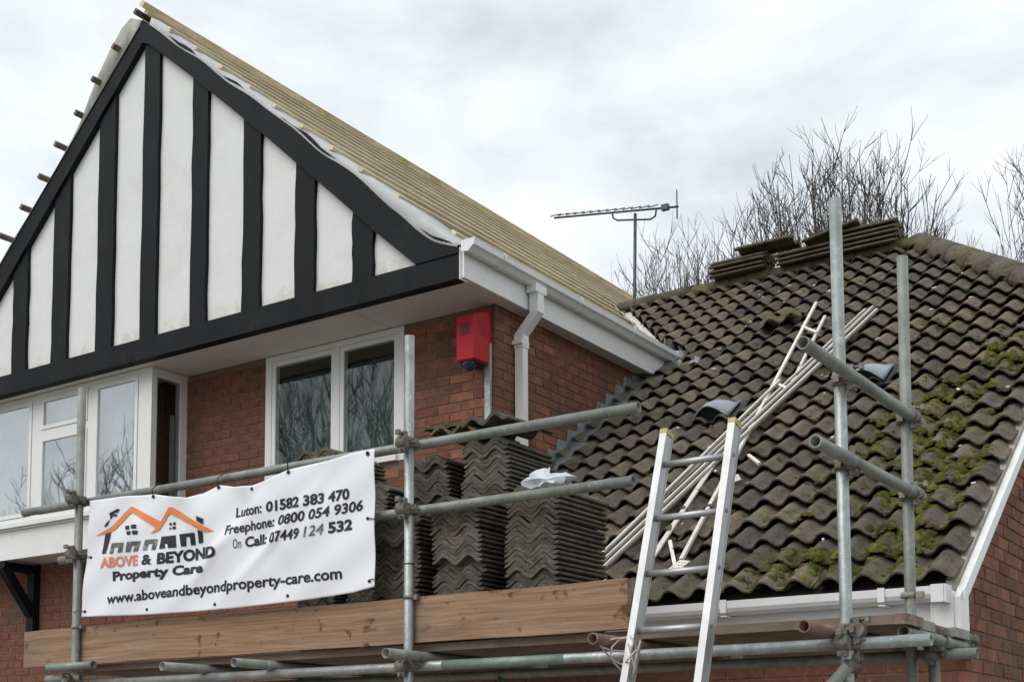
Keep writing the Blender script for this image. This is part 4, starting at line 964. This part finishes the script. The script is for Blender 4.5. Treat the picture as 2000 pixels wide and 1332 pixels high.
# crumpled plastic bag on the right stack
bg = MB(); r = random.Random(5); nu, nv = 18, 9
def bagp(i, j):
    u = i/nu*2*pi; v = j/nv*pi; q = 1+0.22*sin(3*u+2*v)+0.14*sin(7*u-3*v)+0.10*sin(11*v+u)
    x = 0.125*sin(v)*cos(u)*q; y = 0.07*sin(v)*sin(u)*q; z = 0.045*cos(v)*q*(1.25 if cos(u) < 0 else 0.75)
    return (-3.215+x, 5.13+y, hA+0.062+z)
for i in range(nu):
    for j in range(nv): bg.quad(bagp(i, j), bagp(i, j+1), bagp(i+1, j+1), bagp(i+1, j), smooth=True)
o = bg.build('plastic_bag', M['bag']); clean(o.data, 0.0008); tag(o, 'crumpled pale blue plastic bag lying on the right-hand tile stack', 'plastic bag')

# ------------------------------------------------------------------ tiles stacked on the ridge
rt_me = stack_tile_mesh('roof_tile', M['ridge_tile'], w=0.34, l=0.60, th=0.030, amp=0.045, seg=22, thin=0.014)
ORDS = ('lowest', 'second lowest', 'third lowest', 'fourth lowest', 'fifth lowest', 'topmost')
def ridge_tile(x0, z, yoff, label, tilt=0.0, ln=1.0, yaw=0.0):
    o = put('roof_tile', rt_me, None, (x0, RIDGE_Y-0.05+yoff, z), (0, 0, 0))
    o.rotation_euler = (0.0, tilt, -pi/2+yaw); o.rotation_mode = 'XYZ'
    o.matrix_world = Matrix.Translation((x0, RIDGE_Y-0.05+yoff, z)) @ Matrix.Rotation(-tilt, 4, 'Y') @ Matrix.Rotation(-pi/2+yaw, 4, 'Z') @ Matrix.Diagonal((1, ln, 1, 1))
    tag(o, label, 'roof tile', 'roof tiles stacked along the ridge')
RB = RIDGE_Z+0.06
for k in range(4): ridge_tile(-5.66+rnd.uniform(-.018, .018), RB+0.015+k*0.046, rnd.uniform(-.03, .02), ORDS[k if k < 3 else 5]+' mossy roof tile of the low left pile on the ridge')
ridge_tile(-5.36, RB+0.235, -0.04, 'lone mossy roof tile bridging the gap between the two left ridge piles', 0.0)
for k in range(3): ridge_tile(-4.93+rnd.uniform(-.018, .018), RB-0.010+k*0.048, rnd.uniform(-.03, .02), ORDS[k if k < 2 else 5]+' brown roof tile of the middle pile on the ridge', 0.01)
for k in range(5): ridge_tile(-4.29+rnd.uniform(-.014, .014), RB-0.020+k*0.048, rnd.uniform(-.02, .02), ORDS[k if k < 4 else 5]+' mossy roof tile of the neat right-hand pile on the ridge', 0.0)
ridge_tile(-4.62, RB+0.150, -0.05, 'mossy roof tile propped slantwise against the top of the right-hand ridge pile', 0.16, 0.95)

# ------------------------------------------------------------------ ladder
lad = empty('ladder', (-2.4, 4.18, 0)); tag(lad, 'aluminium ladder with yellow stile caps leaning on the scaffold in front of the tiled roof', 'ladder')
def LY(z): return 4.72+(z-2.0)*0.27
def lx(side, z):
    return (-2.5697+(z-1.889)*0.0436) if side < 0 else (-2.2357+(z-1.8775)*0.0302)
ld = Vector((0.035, 0.27, 1)).normalized()
for sd_ in (-1, 1):
    z1 = 2.975; a = Vector((lx(sd_, 0), LY(0), 0.02)); b_ = Vector((lx(sd_, z1), LY(z1), z1)); d = (b_-a).normalized(); xx = Vector((1, 0, 0)); xx = (xx-d*xx.dot(d)).normalized(); yy_ = d.cross(xx)
    mb = MB(); mb.obox((a+b_)/2, xx*0.0135, yy_*0.033, d*((b_-a).length/2))
    for e_ in (-1, 1): mb.obox((a+b_)/2-xx*sd_*0.004*0+yy_*e_*0.031, xx*0.0160, yy_*0.0035, d*((b_-a).length/2-0.002))
    s_o = mb.build('stile', M['alu'], lad)
    cp = MB(); cp.obox(b_+d*0.006, xx*0.0170, yy_*0.0355, d*0.011); cp.build('end_cap', M['yellow'], lad)
    rv = MB()
    for k in range(12):
        z = 2.838-k*0.2442; c = Vector((lx(sd_, z), LY(z), z)); rv.tube([c-xx*0.0165, c+xx*0.0165], 0.010, 8)
    rv.build('rung_socket', M['steel_dull'], lad)
for k in range(11):
    z = 2.838-k*0.2442
    MB().tube([(lx(-1, z)+0.012, LY(z), z), (lx(1, z)-0.012, LY(z), z)], 0.0145, 12).build('rung', M['alu'], lad)
rp = MB(); r = random.Random(3)
def loop(cx, cz, w_, h_, dy, ph):
    return [(cx+w_*cos(t+ph), LY(2.0)-0.02+dy+0.05*sin(t*2+ph), cz+h_*sin(t+ph)) for t in [2*pi*i/16 for i in range(17)]]
for k, (cx, cz, w_, h_, dy, ph) in enumerate(((-2.60, 2.02, 0.075, 0.055, 0.0, 0.3), (-2.58, 2.00, 0.06, 0.085, 0.02, 1.1), (-2.595, 2.05, 0.08, 0.03, -0.01, 2.0))): rp.tube(loop(cx, cz, w_, h_, dy, ph), 0.0042, 6)
rp.tube([(-2.56, 4.68, 2.05), (-2.545, 4.675, 2.0), (-2.53, 4.68, 1.95), (-2.55, 4.69, 1.90)], 0.0042, 6)
tag(rp.build('rope', M['rope']), 'pale rope lashing the ladder to the rusty tube end', 'rope')

# ------------------------------------------------------------------ roof ladder and trim strips lying on the tiles
def rp_(x, y, h=0.11): return Vector((x, y, roof_z(y)))+slope_n*h
def rbar(mb, a, b_, w_, h_): mb.bar(a, b_, w_, h_, slope_n)
rl = empty('roof_ladder', rp_(-3.75, 7.1)); tag(rl, 'slim white roof ladder lying up the tiles beside the bundle of strips', 'roof ladder')
for nm, a, b_ in (('rail', rp_(-3.425, 6.98, 0.085), rp_(-3.79, 9.42)), ('rail', rp_(-3.79, 9.42), rp_(-4.06, 11.10)), ('rail', rp_(-3.62, 9.26, 0.09), rp_(-3.86, 10.75, 0.09))):
    mb = MB(); rbar(mb, a, b_, 0.024, 0.02); mb.build(nm, M['strip'], rl)
for a, b_ in ((rp_(-3.99, 10.55), rp_(-3.78, 10.33)), (rp_(-3.79, 9.40), rp_(-3.62, 9.24)), (rp_(-3.62, 7.22, 0.08), rp_(-3.40, 6.86, 0.08)), (rp_(-3.50, 8.2), rp_(-3.36, 8.05))):
    mb = MB(); rbar(mb, a, b_, 0.022, 0.016); mb.build('rung', M['strip'], rl)
strips = []
rs = random.Random(21)
for k in range(9):
    t = k/8.0
    x0, y0 = -4.05+0.14*t, 7.10-0.16*t+rs.uniform(-.03, .03)
    x1, y1 = -3.50+0.16*t, 10.72+rs.uniform(-.15, .10)
    if k in (2, 3): x1, y1 = -3.80+0.03*k, 9.40
    nth = ('leftmost', 'second from the left', 'third from the left, short', 'fourth from the left, short', 'fifth from the left', 'sixth from the left', 'third from the right', 'second from the right', 'rightmost')[k]
    lab = 'pale trim strip, '+nth+' in the bundle lying up the tiled roof'
    mb = MB(); h = 0.088+0.020*(k % 3)
    rbar(mb, rp_(x0, y0, h), rp_(x1, y1, h), 0.0135, 0.007)
    o = mb.build('trim_strip', M['strip'] if k % 3 else M['strip']); tag(o, lab, 'trim strip', 'pale strips lying on the tiled roof')
    ml = MB(); rbar(ml, rp_(x0, y0, h)+slope_n*-0.010+Vector((0.013, 0, 0)), rp_(x1, y1, h)+slope_n*-0.010+Vector((0.013, 0, 0)), 0.008, 0.012); ml.build('lip', M['strip_dark'], o)
mb = MB(); rbar(mb, rp_(-3.66, 7.06, 0.075), rp_(-3.73, 8.12, 0.11), 0.035, 0.012); tag(mb.build('trim_strip', M['strip']), 'broad short white strip lying apart below the bundle, seen through the ladder', 'trim strip', 'pale strips lying on the tiled roof')
for (x, y, yaw, lab) in ((-3.50, 7.93, 0.5, 'perforated white plate lying on the tiles right of the ladder'), (-3.41, 6.92, -0.3, 'small perforated white plate lying on the tiles seen through the ladder')):
    m4 = Matrix.Translation(rp_(x, y, 0.085)) @ roof_mat(0, 0).to_3x3().to_4x4() @ Matrix.Rotation(yaw, 4, 'Z')
    mb = MB()
    for i in range(4):                        # strips and bridges leave real holes
        mb.obox(m4 @ Vector((0, -0.048+i*0.032, 0)), m4.to_3x3() @ Vector((0.042, 0, 0)), m4.to_3x3() @ Vector((0, 0.010, 0)), m4.to_3x3() @ Vector((0, 0, 0.003)))
    for i in range(4): mb.obox(m4 @ Vector((-0.035+i*0.0233, 0, 0)), m4.to_3x3() @ Vector((0.006, 0, 0)), m4.to_3x3() @ Vector((0, 0.056, 0)), m4.to_3x3() @ Vector((0, 0, 0.0026)))
    tag(mb.build('perforated_plate', M['strip']), lab, 'plate')
# a dislodged tile and broken bits near the valley foot
o = put('roof_tile', tile_me, None); o.matrix_world = roof_mat(-4.42, s_of(10.66), 0.085, 0.35, 0.05)
tag(o, 'pale dislodged roof tile sitting crooked on the roof above the open tube end', 'roof tile')
o.data = tile_me.copy(); o.data.materials[0] = M['mossy_tile']

# ------------------------------------------------------------------ banner
ban = empty('banner', (-5.18, 4.86, 2.4)); tag(ban, 'white vinyl banner with a house logo and black lettering tied to the guard rail', 'banner')
TOPL = [(-6.235, 3.086), (-5.969, 3.078), (-5.694, 3.066), (-5.53, 3.030), (-5.386, 3.005), (-5.273, 3.019), (-5.163, 3.053), (-5.04, 3.028), (-4.906, 3.017), (-4.775, 3.042), (-4.647, 3.071), (-4.378, 3.086), (-4.208, 3.103), (-4.071, 3.104)]
BOTL = [(-6.290, 2.405), (-5.644, 2.380), (-5.080, 2.374), (-4.563, 2.381), (-4.202, 2.397), (-4.064, 2.416)]
def ban_uv(x, z):
    zb = lerp_line(BOTL, x); zt = lerp_line(TOPL, x); return (z-zb)/max(zt-zb, .01)
def ban_y(x, z):
    v = ban_uv(x, z); y = 4.862
    y -= 0.018*math.exp(-((x+5.39-0.35*(1-v))/0.10)**2)*max(v, 0)**1.5*1.0
    y -= 0.016*math.exp(-((x+4.95-0.5*(1-v))/0.09)**2)*max(v, 0)
    y += 0.009*sin((x*1.0+z*0.8)*9.0)*(0.25+0.75*v)*min(1.0, max(0.0, (-4.10-x)/0.35))+0.004*sin((x*0.6-z)*21)
    y -= 0.017*math.exp(-((x+4.30+0.9*(1-v))/0.07)**2)*(1-abs(2*v-1))
    y -= 0.014*math.exp(-((x+4.75+0.8*(1-v))/0.06)**2)*(1-abs(2*v-1))
    y -= 0.014*math.exp(-((x+5.9-0.25*(1-v))/0.08)**2)*v
    return y
cl = MB(); nu, nv = 220, 72; row = []
for i in range(nu+1):
    for j in range(nv+1):
        u = i/nu; v = j/nv
        xb = -6.290+u*2.226; xt = -6.235+u*2.164; x = xb+(xt-xb)*v
        zb = lerp_line(BOTL, x); zt = lerp_line(TOPL, x); z = zb+(zt-zb)*v
        cl.v.append((x, ban_y(x, z), z))
for i in range(nu):
    for j in range(nv): a = i*(nv+1)+j; cl.f.append((a, a+nv+1, a+nv+2, a+1)); cl.sm.append(True)
clo = cl.build('cloth', M['banner'], ban); so = clo.modifiers.new('thickness', 'SOLIDIFY'); so.thickness = 0.0012; so.offset = 1
BOFF = Vector(ban.location)
def print_mesh(name, polys, m, lift=0.0030):
    bm = bmesh.new()
    for pl in polys:
        vs = [bm.verts.new((x, 0, z)) for x, z in pl]
        try: bm.faces.new(vs)
        except ValueError: pass
    bm.normal_update(); bmesh.ops.triangulate(bm, faces=bm.faces)
    for _ in range(2): bmesh.ops.subdivide_edges(bm, edges=[e_ for e_ in bm.edges if e_.calc_length() > 0.03], cuts=1)
    bmesh.ops.triangulate(bm, faces=bm.faces)
    for v in bm.verts: v.co.y = ban_y(v.co.x, v.co.z)-lift
    me = bpy.data.meshes.new(name); bm.to_mesh(me); bm.free(); me.materials.append(m)
    o = bpy.data.objects.new(name, me); COL.objects.link(o); o.parent = ban; o.location = -BOFF; return o
def text_mesh(name, body, p0, p1, cap, m, bold=0.0, shear=0.0, wide=1.0, lift=0.0030, space=1.0):
    cu = bpy.data.curves.new(name, 'FONT'); cu.body = body; cu.size = 1.0; cu.offset = bold; cu.shear = shear; cu.space_character = space; cu.resolution_u = 3
    to = bpy.data.objects.new(name, cu); COL.objects.link(to)
    dg = bpy.context.evaluated_depsgraph_get(); me = bpy.data.meshes.new_from_object(to.evaluated_get(dg))
    bpy.data.objects.remove(to, do_unlink=True)
    bm = bmesh.new(); bm.from_mesh(me)
    bmesh.ops.remove_doubles(bm, verts=bm.verts, dist=0.0005)
    xs_ = [v.co.x for v in bm.verts]; x0, x1 = min(xs_), max(xs_)
    CAPH = 0.70
    for v in bm.verts:
        t = (v.co.x-x0)/(x1-x0); h = v.co.y/CAPH*cap
        v.co = Vector((p0[0]+(p1[0]-p0[0])*t, 0, p0[1]+(p1[1]-p0[1])*t+h))
    xa_, xb_ = min(v.co.x for v in bm.verts), max(v.co.x for v in bm.verts); za_, zb2_ = min(v.co.z for v in bm.verts), max(v.co.z for v in bm.verts)
    for ax_, a_, b_ in (((1, 0, 0), xa_, xb_), ((0, 0, 1), za_, zb2_)):
        k_ = a_+0.014
        while k_ < b_:
            bmesh.ops.bisect_plane(bm, geom=bm.verts[:]+bm.edges[:]+bm.faces[:], plane_co=Vector(ax_)*k_, plane_no=ax_); k_ += 0.014
    for v in bm.verts: v.co.y = ban_y(v.co.x, v.co.z)-lift
    bm.to_mesh(me); bm.free(); me.materials.clear(); me.materials.append(m)
    me.name = name; o = bpy.data.objects.new(name, me); COL.objects.link(o); o.parent = ban; o.location = -BOFF; return o
K, KS = M['ink'], M['ink_soft']
def line(parts, p0, p1, cap):
    """parts: (text, width share start, end, material, bold, shear)"""
    for (tx_, a, b_, m, bo, sh) in parts:
        q0 = (p0[0]+(p1[0]-p0[0])*a, p0[1]+(p1[1]-p0[1])*a); q1 = (p0[0]+(p1[0]-p0[0])*b_, p0[1]+(p1[1]-p0[1])*b_)
        text_mesh('lettering', tx_, q0, q1, cap, m, bo, sh)
line([('Luton:', 0.0, 0.255, K, 0.022, 0.0), ('01582 383 470', 0.295, 1.0, K, 0.036, 0.0)], (-5.032, 2.862), (-4.230, 2.872), 0.052)
line([('Freephone:', 0.0, 0.375, K, 0.022, 0.05), ('0800 054 9306', 0.405, 1.0, K, 0.026, 0.12)], (-5.097, 2.773), (-4.146, 2.806), 0.050)
line([('O', 0.0, 0.036, KS, 0.010, 0.0), ('n', 0.042, 0.068, KS, 0.010, 0.0), ('Call:', 0.10, 0.29, K, 0.032, 0.0), ('07449', 0.325, 0.575, K, 0.026, 0.12), ('124', 0.61, 0.775, KS, 0.014, 0.2), ('532', 0.81, 1.0, K, 0.040, 0.0)], (-5.038, 2.692), (-4.213, 2.716), 0.052)
text_mesh('lettering', 'ABOVE', (-6.129, 2.683), (-5.794, 2.669), 0.056, M['ink_salmon'], 0.036)
text_mesh('lettering', '&', (-5.760, 2.668), (-5.678, 2.666), 0.056, K, 0.034)
text_mesh('lettering', 'BEYOND', (-5.638, 2.664), (-5.154, 2.659), 0.058, K, 0.046)
text_mesh('lettering', 'Property Care', (-6.023, 2.599), (-5.260, 2.586), 0.050, K, 0.044)
text_mesh('lettering', 'www.aboveandbeyondproperty-care.com', (-6.066, 2.468), (-4.277, 2.474), 0.056, K, 0.024)
print_mesh('logo_roof', [[(-6.178, 2.872), (-6.031, 2.912), (-5.857, 3.012), (-5.850, 2.975), (-5.999, 2.892), (-6.050, 2.880)], [(-5.857, 3.012), (-5.627, 2.902), (-5.650, 2.862), (-5.850, 2.975)],
    [(-5.704, 2.838), (-5.627, 2.902), (-5.557, 2.971), (-5.527, 2.972), (-5.540, 2.936), (-5.562, 2.930), (-5.638, 2.855)], [(-5.527, 2.972), (-5.183, 2.801), (-5.250, 2.802), (-5.540, 2.936)]], M['ink_orange'], 0.0042)
for q_ in [[(-5.307, 2.895), (-5.255, 2.875), (-5.257, 2.843), (-5.303, 2.868)], [(-5.302, 2.820), (-5.265, 2.806), (-5.266, 2.747), (-5.303, 2.745)], [(-6.09, 2.872), (-6.036, 2.882), (-6.045, 2.846), (-6.082, 2.762), (-6.119, 2.762)]]: print_mesh('logo_post', [q_], K, 0.0036)
for q_ in [[(-5.907, 2.903), (-5.866, 2.901), (-5.862, 2.877), (-5.900, 2.880)], [(-5.851, 2.904), (-5.807, 2.901), (-5.805, 2.878), (-5.844, 2.880)], [(-5.890, 2.869), (-5.850, 2.868), (-5.851, 2.847), (-5.883, 2.848)], [(-5.840, 2.869), (-5.794, 2.865), (-5.793, 2.843), (-5.832, 2.845)],
    [(-5.558, 2.886), (-5.537, 2.886), (-5.537, 2.872), (-5.556, 2.873)], [(-5.525, 2.887), (-5.504, 2.886), (-5.504, 2.869), (-5.523, 2.870)], [(-5.557, 2.861), (-5.542, 2.861), (-5.543, 2.850), (-5.557, 2.850)], [(-5.530, 2.864), (-5.501, 2.862), (-5.499, 2.847), (-5.533, 2.849)]]: print_mesh('logo_window', [q_], K, 0.0036)
D5 = [[(-6.024, 2.816), (-5.913, 2.808), (-5.930, 2.755), (-5.971, 2.755), (-5.957, 2.787), (-6.001, 2.787), (-6.010, 2.755), (-6.045, 2.756)], [(-5.882, 2.809), (-5.770, 2.803), (-5.796, 2.747), (-5.837, 2.749), (-5.813, 2.778), (-5.844, 2.783), (-5.861, 2.749), (-5.902, 2.753)], [(-5.740, 2.808), (-5.648, 2.806), (-5.659, 2.745), (-5.692, 2.747), (-5.684, 2.784), (-5.718, 2.783), (-5.726, 2.748), (-5.759, 2.750)], [(-5.619, 2.816), (-5.497, 2.812), (-5.489, 2.742), (-5.557, 2.745), (-5.564, 2.771), (-5.588, 2.773), (-5.578, 2.746), (-5.629, 2.747)], [(-5.464, 2.813), (-5.331, 2.808), (-5.332, 2.741), (-5.372, 2.742), (-5.373, 2.790), (-5.405, 2.791), (-5.410, 2.742), (-5.451, 2.743)]]
for k_, q_ in enumerate(D5): print_mesh('logo_door', [q_], M['ink_soft'] if k_ < 3 else K, 0.0036)
print_mesh('logo_figure', [[(-6.095, 2.920), (-6.064, 2.942), (-6.039, 2.955), (-6.057, 2.929), (-6.082, 2.914)], [(-6.039, 2.955), (-6.036, 2.976), (-6.014, 2.974), (-6.026, 2.960)], [(-6.036, 2.976), (-6.046, 2.990), (-6.002, 3.002), (-5.998, 2.989), (-6.014, 2.974)], [(-6.002, 3.002), (-5.970, 3.010), (-5.957, 3.003), (-5.973, 2.989), (-5.998, 2.989)], [(-6.014, 2.974), (-5.988, 2.982), (-5.975, 2.972), (-6.0, 2.966)]], K, 0.0046)
for (x, z0, z1) in ((-5.693, 3.050, 3.135), (-5.165, 3.040, 3.135), (-4.641, 3.055, 3.19), (-4.112, 3.082, 3.10)):
    tb = MB(); y = ban_y(x, z0)-0.004; tb.tube([(x, y, z0), (x+0.001, y-0.012, (z0+z1)/2), (x, YRAIL-0.026, z1)], 0.0032, 6); tb.tube([(x, y-0.004, z0), (x, y+0.003, z0)], 0.010, 8)
    tb.build('cable_tie', M['black'], ban)
for (x, z) in ((-6.256, 2.435), (-5.717, 2.412), (-5.176, 2.404), (-4.643, 2.412), (-4.096, 2.445), (-4.110, 2.758), (-6.225, 2.752), (-4.906, 3.000)):
    tb = MB(); y = ban_y(x, z); tb.tube([(x, y-0.005, z), (x, y+0.002, z)], 0.0085, 10); tb.build('eyelet', M['black'], ban)
for (x, z, x2, z2) in ((-6.256, 2.435, -6.365, 2.44), (-4.110, 2.758, -3.99, 2.73), (-4.096, 2.445, -4.06, 2.45), (-6.225, 2.752, -6.34, 2.77)):
    tb = MB(); y = ban_y(x, z)-0.005; tb.tube([(x, y, z), ((x+x2)/2, y-0.006, (z+z2)/2+0.006), (x2, 4.868, z2)], 0.0028, 6); tb.build('cable_tie', M['black'], ban)

# ------------------------------------------------------------------ television aerial
an = empty('aerial', (-7.50, 14.0, 5.5)); tag(an, 'thin television aerial on a mast behind the roof ridge against the sky', 'aerial')
MB().tube([(-7.52, 14.0, 5.5), (-7.505, 14.0, 7.3), (-7.482, 14.0, 8.36)], 0.021, 8).build('mast', M['metal_dark'], an)
ba, bb_ = Vector((-8.68, 14.0, 8.592)), Vector((-6.88, 14.0, 8.304))
MB().tube([ba, bb_], 0.014, 8).build('boom', M['metal_dark'], an)
cr_ = MB(); cr_.tube([(-7.81, 14.0, 8.45), (-7.80, 14, 8.38), (-7.74, 14, 8.335), (-7.5, 14, 8.285), (-7.27, 14, 8.235), (-7.20, 14, 8.26), (-7.185, 14, 8.345)], 0.012, 6); cr_.build('cradle', M['metal_dark'], an)
for k in range(13):
    p = ba+(bb_-ba)*(0.012+k*0.066); MB().tube([p+Vector((-0.02, -0.10, -0.012)), p+Vector((0.02, 0.10, 0.085))], 0.0075, 5).build('element', M['metal_dark'], an)
q = ba+(bb_-ba)*0.90; dm = MB(); dm.box(q.x-0.045, q.x+0.045, q.y-0.03, q.y+0.03, q.z-0.03, q.z+0.04); dm.build('dipole', M['metal_dark'], an)
MB().tube([bb_+Vector((-0.02, 0, -0.15)), bb_+Vector((-0.02, 0, 0.22))], 0.009, 5).build('reflector', M['metal_dark'], an)

# ------------------------------------------------------------------ bare trees
def tree(name, base, height, fork, zc, radius, seed, label, m, stems=60, twigs=7, r_stem=0.034, r_twig=0.0075, group='bare winter trees behind the house', sway=0.0, tl=1.0):
    """trunk that forks into many stems which arch outwards and end on a dome, each with side twigs and sub-twigs"""
    r = random.Random(seed); t = empty(name, base); tag(t, label, 'tree', group)
    tk = MB(); b = MB(); r0 = height*0.016
    tk.tube([(0, 0, 0), (r.uniform(-.1, .1), r.uniform(-.1, .1), fork*0.5), (0, 0, fork), (0.05, 0, fork+(zc-fork)*0.5)], [r0*1.3, r0, r0*0.85, r0*0.4], 10)
    def twig(p, d, ln, rad, lv):
        pts = [p]; q = p.copy(); dd = d.copy(); n = 3
        for _ in range(n):
            dd = (dd+Vector((r.uniform(-1, 1), r.uniform(-1, 1), r.uniform(-0.2, 1.0)))*0.16+Vector((0, 0, 0.10))).normalized(); q = q+dd*ln/n; pts.append(q.copy())
        b.tube(pts, [rad*(1-0.55*k/n) for k in range(n+1)], 3, caps=False)
        if lv > 0:
            for _ in range(r.choice((1, 2, 2))):
                k = r.randint(1, n-1); side = dd.cross(Vector((r.uniform(-1, 1), r.uniform(-1, 1), r.uniform(-1, 1)))).normalized()
                twig(pts[k], (dd*0.8+side*0.55).normalized(), ln*r.uniform(0.4, 0.7), rad*0.75, lv-1)
    for k in range(stems):
        ph = 2*pi*(k*0.618+r.uniform(-.06, .06)); q = sqrt((k+0.5)/stems)*r.uniform(0.85, 1.08)
        zt = zc+(height-zc)*sqrt(max(0.02, 1-min(q*0.95, 0.99)**2))*r.uniform(0.80, 1.03)
        E = Vector((radius*q*cos(ph)+sway, radius*q*sin(ph), zt)); S = Vector((0, 0, fork*r.uniform(0.80, 1.0)+(zc-fork)*r.uniform(0.0, 0.35)))
        C = Vector((E.x*r.uniform(0.62, 0.95), E.y*r.uniform(0.62, 0.95), S.z+(zt-S.z)*r.uniform(0.25, 0.48)))
        n = 8; pts = []
        for i_ in range(n+1):
            u = i_/n; p = S*(1-u)**2+C*2*u*(1-u)+E*u**2; pts.append(p+Vector((r.uniform(-1, 1), r.uniform(-1, 1), 0))*0.035*(u > 0)*radius/2.4)
        rr_ = r_stem*r.uniform(0.7, 1.2)*(1.2-0.4*q)
        b.tube(pts, [rr_*(1-0.86*i_/n) for i_ in range(n+1)], 5, caps=False)
        for _ in range(twigs):
            u = r.uniform(0.38, 0.97); f_ = u*n; i0 = min(int(f_), n-1); p = pts[i0].lerp(pts[i0+1], f_-i0); tg = (pts[i0+1]-pts[i0]).normalized()
            side = tg.cross(Vector((r.uniform(-1, 1), r.uniform(-1, 1), r.uniform(-.3, .3)))).normalized(); a = r.uniform(0.30, 0.95)
            twig(p, (tg*cos(a)+side*sin(a)).normalized(), r.uniform(0.45, 1.05)*tl, r_twig*r.uniform(0.8, 1.3), 2 if r.random() < 0.35 else 1)
    tk.build('trunk', m, None).parent = t
    b.build('crown', m, None, fix=False).parent = t
    return t
tree('bare_tree', (-8.35, 24.0, 0), 13.35, 6.5, 9.9, 2.45, 4, 'large bare tree with a dense rounded fan of upright twigs behind the ridge piles', M['bark'], stems=104, twigs=14, r_stem=0.040, r_twig=0.0088)
tree('bare_tree', (-11.75, 24.5, 0), 12.7, 6.0, 9.4, 1.75, 9, 'lower bare tree beside the aerial, between the gable roof and the large tree', M['bark2'], stems=80, twigs=12, r_stem=0.028, r_twig=0.0082)
tree('bare_tree', (-4.10, 24.0, 0), 12.4, 6.0, 9.2, 1.9, 15, 'bare tree with arching grey twigs at the right edge above the hip', M['bark2'], stems=48, twigs=11, r_stem=0.024, r_twig=0.0072)
tree('bare_tree', (-7.75, 31.0, 0), 13.2, 6.0, 11.2, 1.6, 23, 'small faint bare tree behind the hip tiles between the two bigger trees', M['bark2'], stems=24, twigs=7, r_stem=0.022, r_twig=0.0075)
for k, (x, y, h, rd, sd_, lb) in enumerate(((-32.5, -13, 11.6, 4.6, 31, 'bare tree across the street mirrored in the bay window'), (-24.5, -13, 13.6, 4.6, 37, 'bare tree across the street mirrored in the right window'))):
    tree('street_tree', (x, y, 0), h, 3.4, 6.0, rd, sd_, lb, M['bark'], stems=90, twigs=9, r_stem=0.055, r_twig=0.016, tl=1.8, group='bare trees across the street')
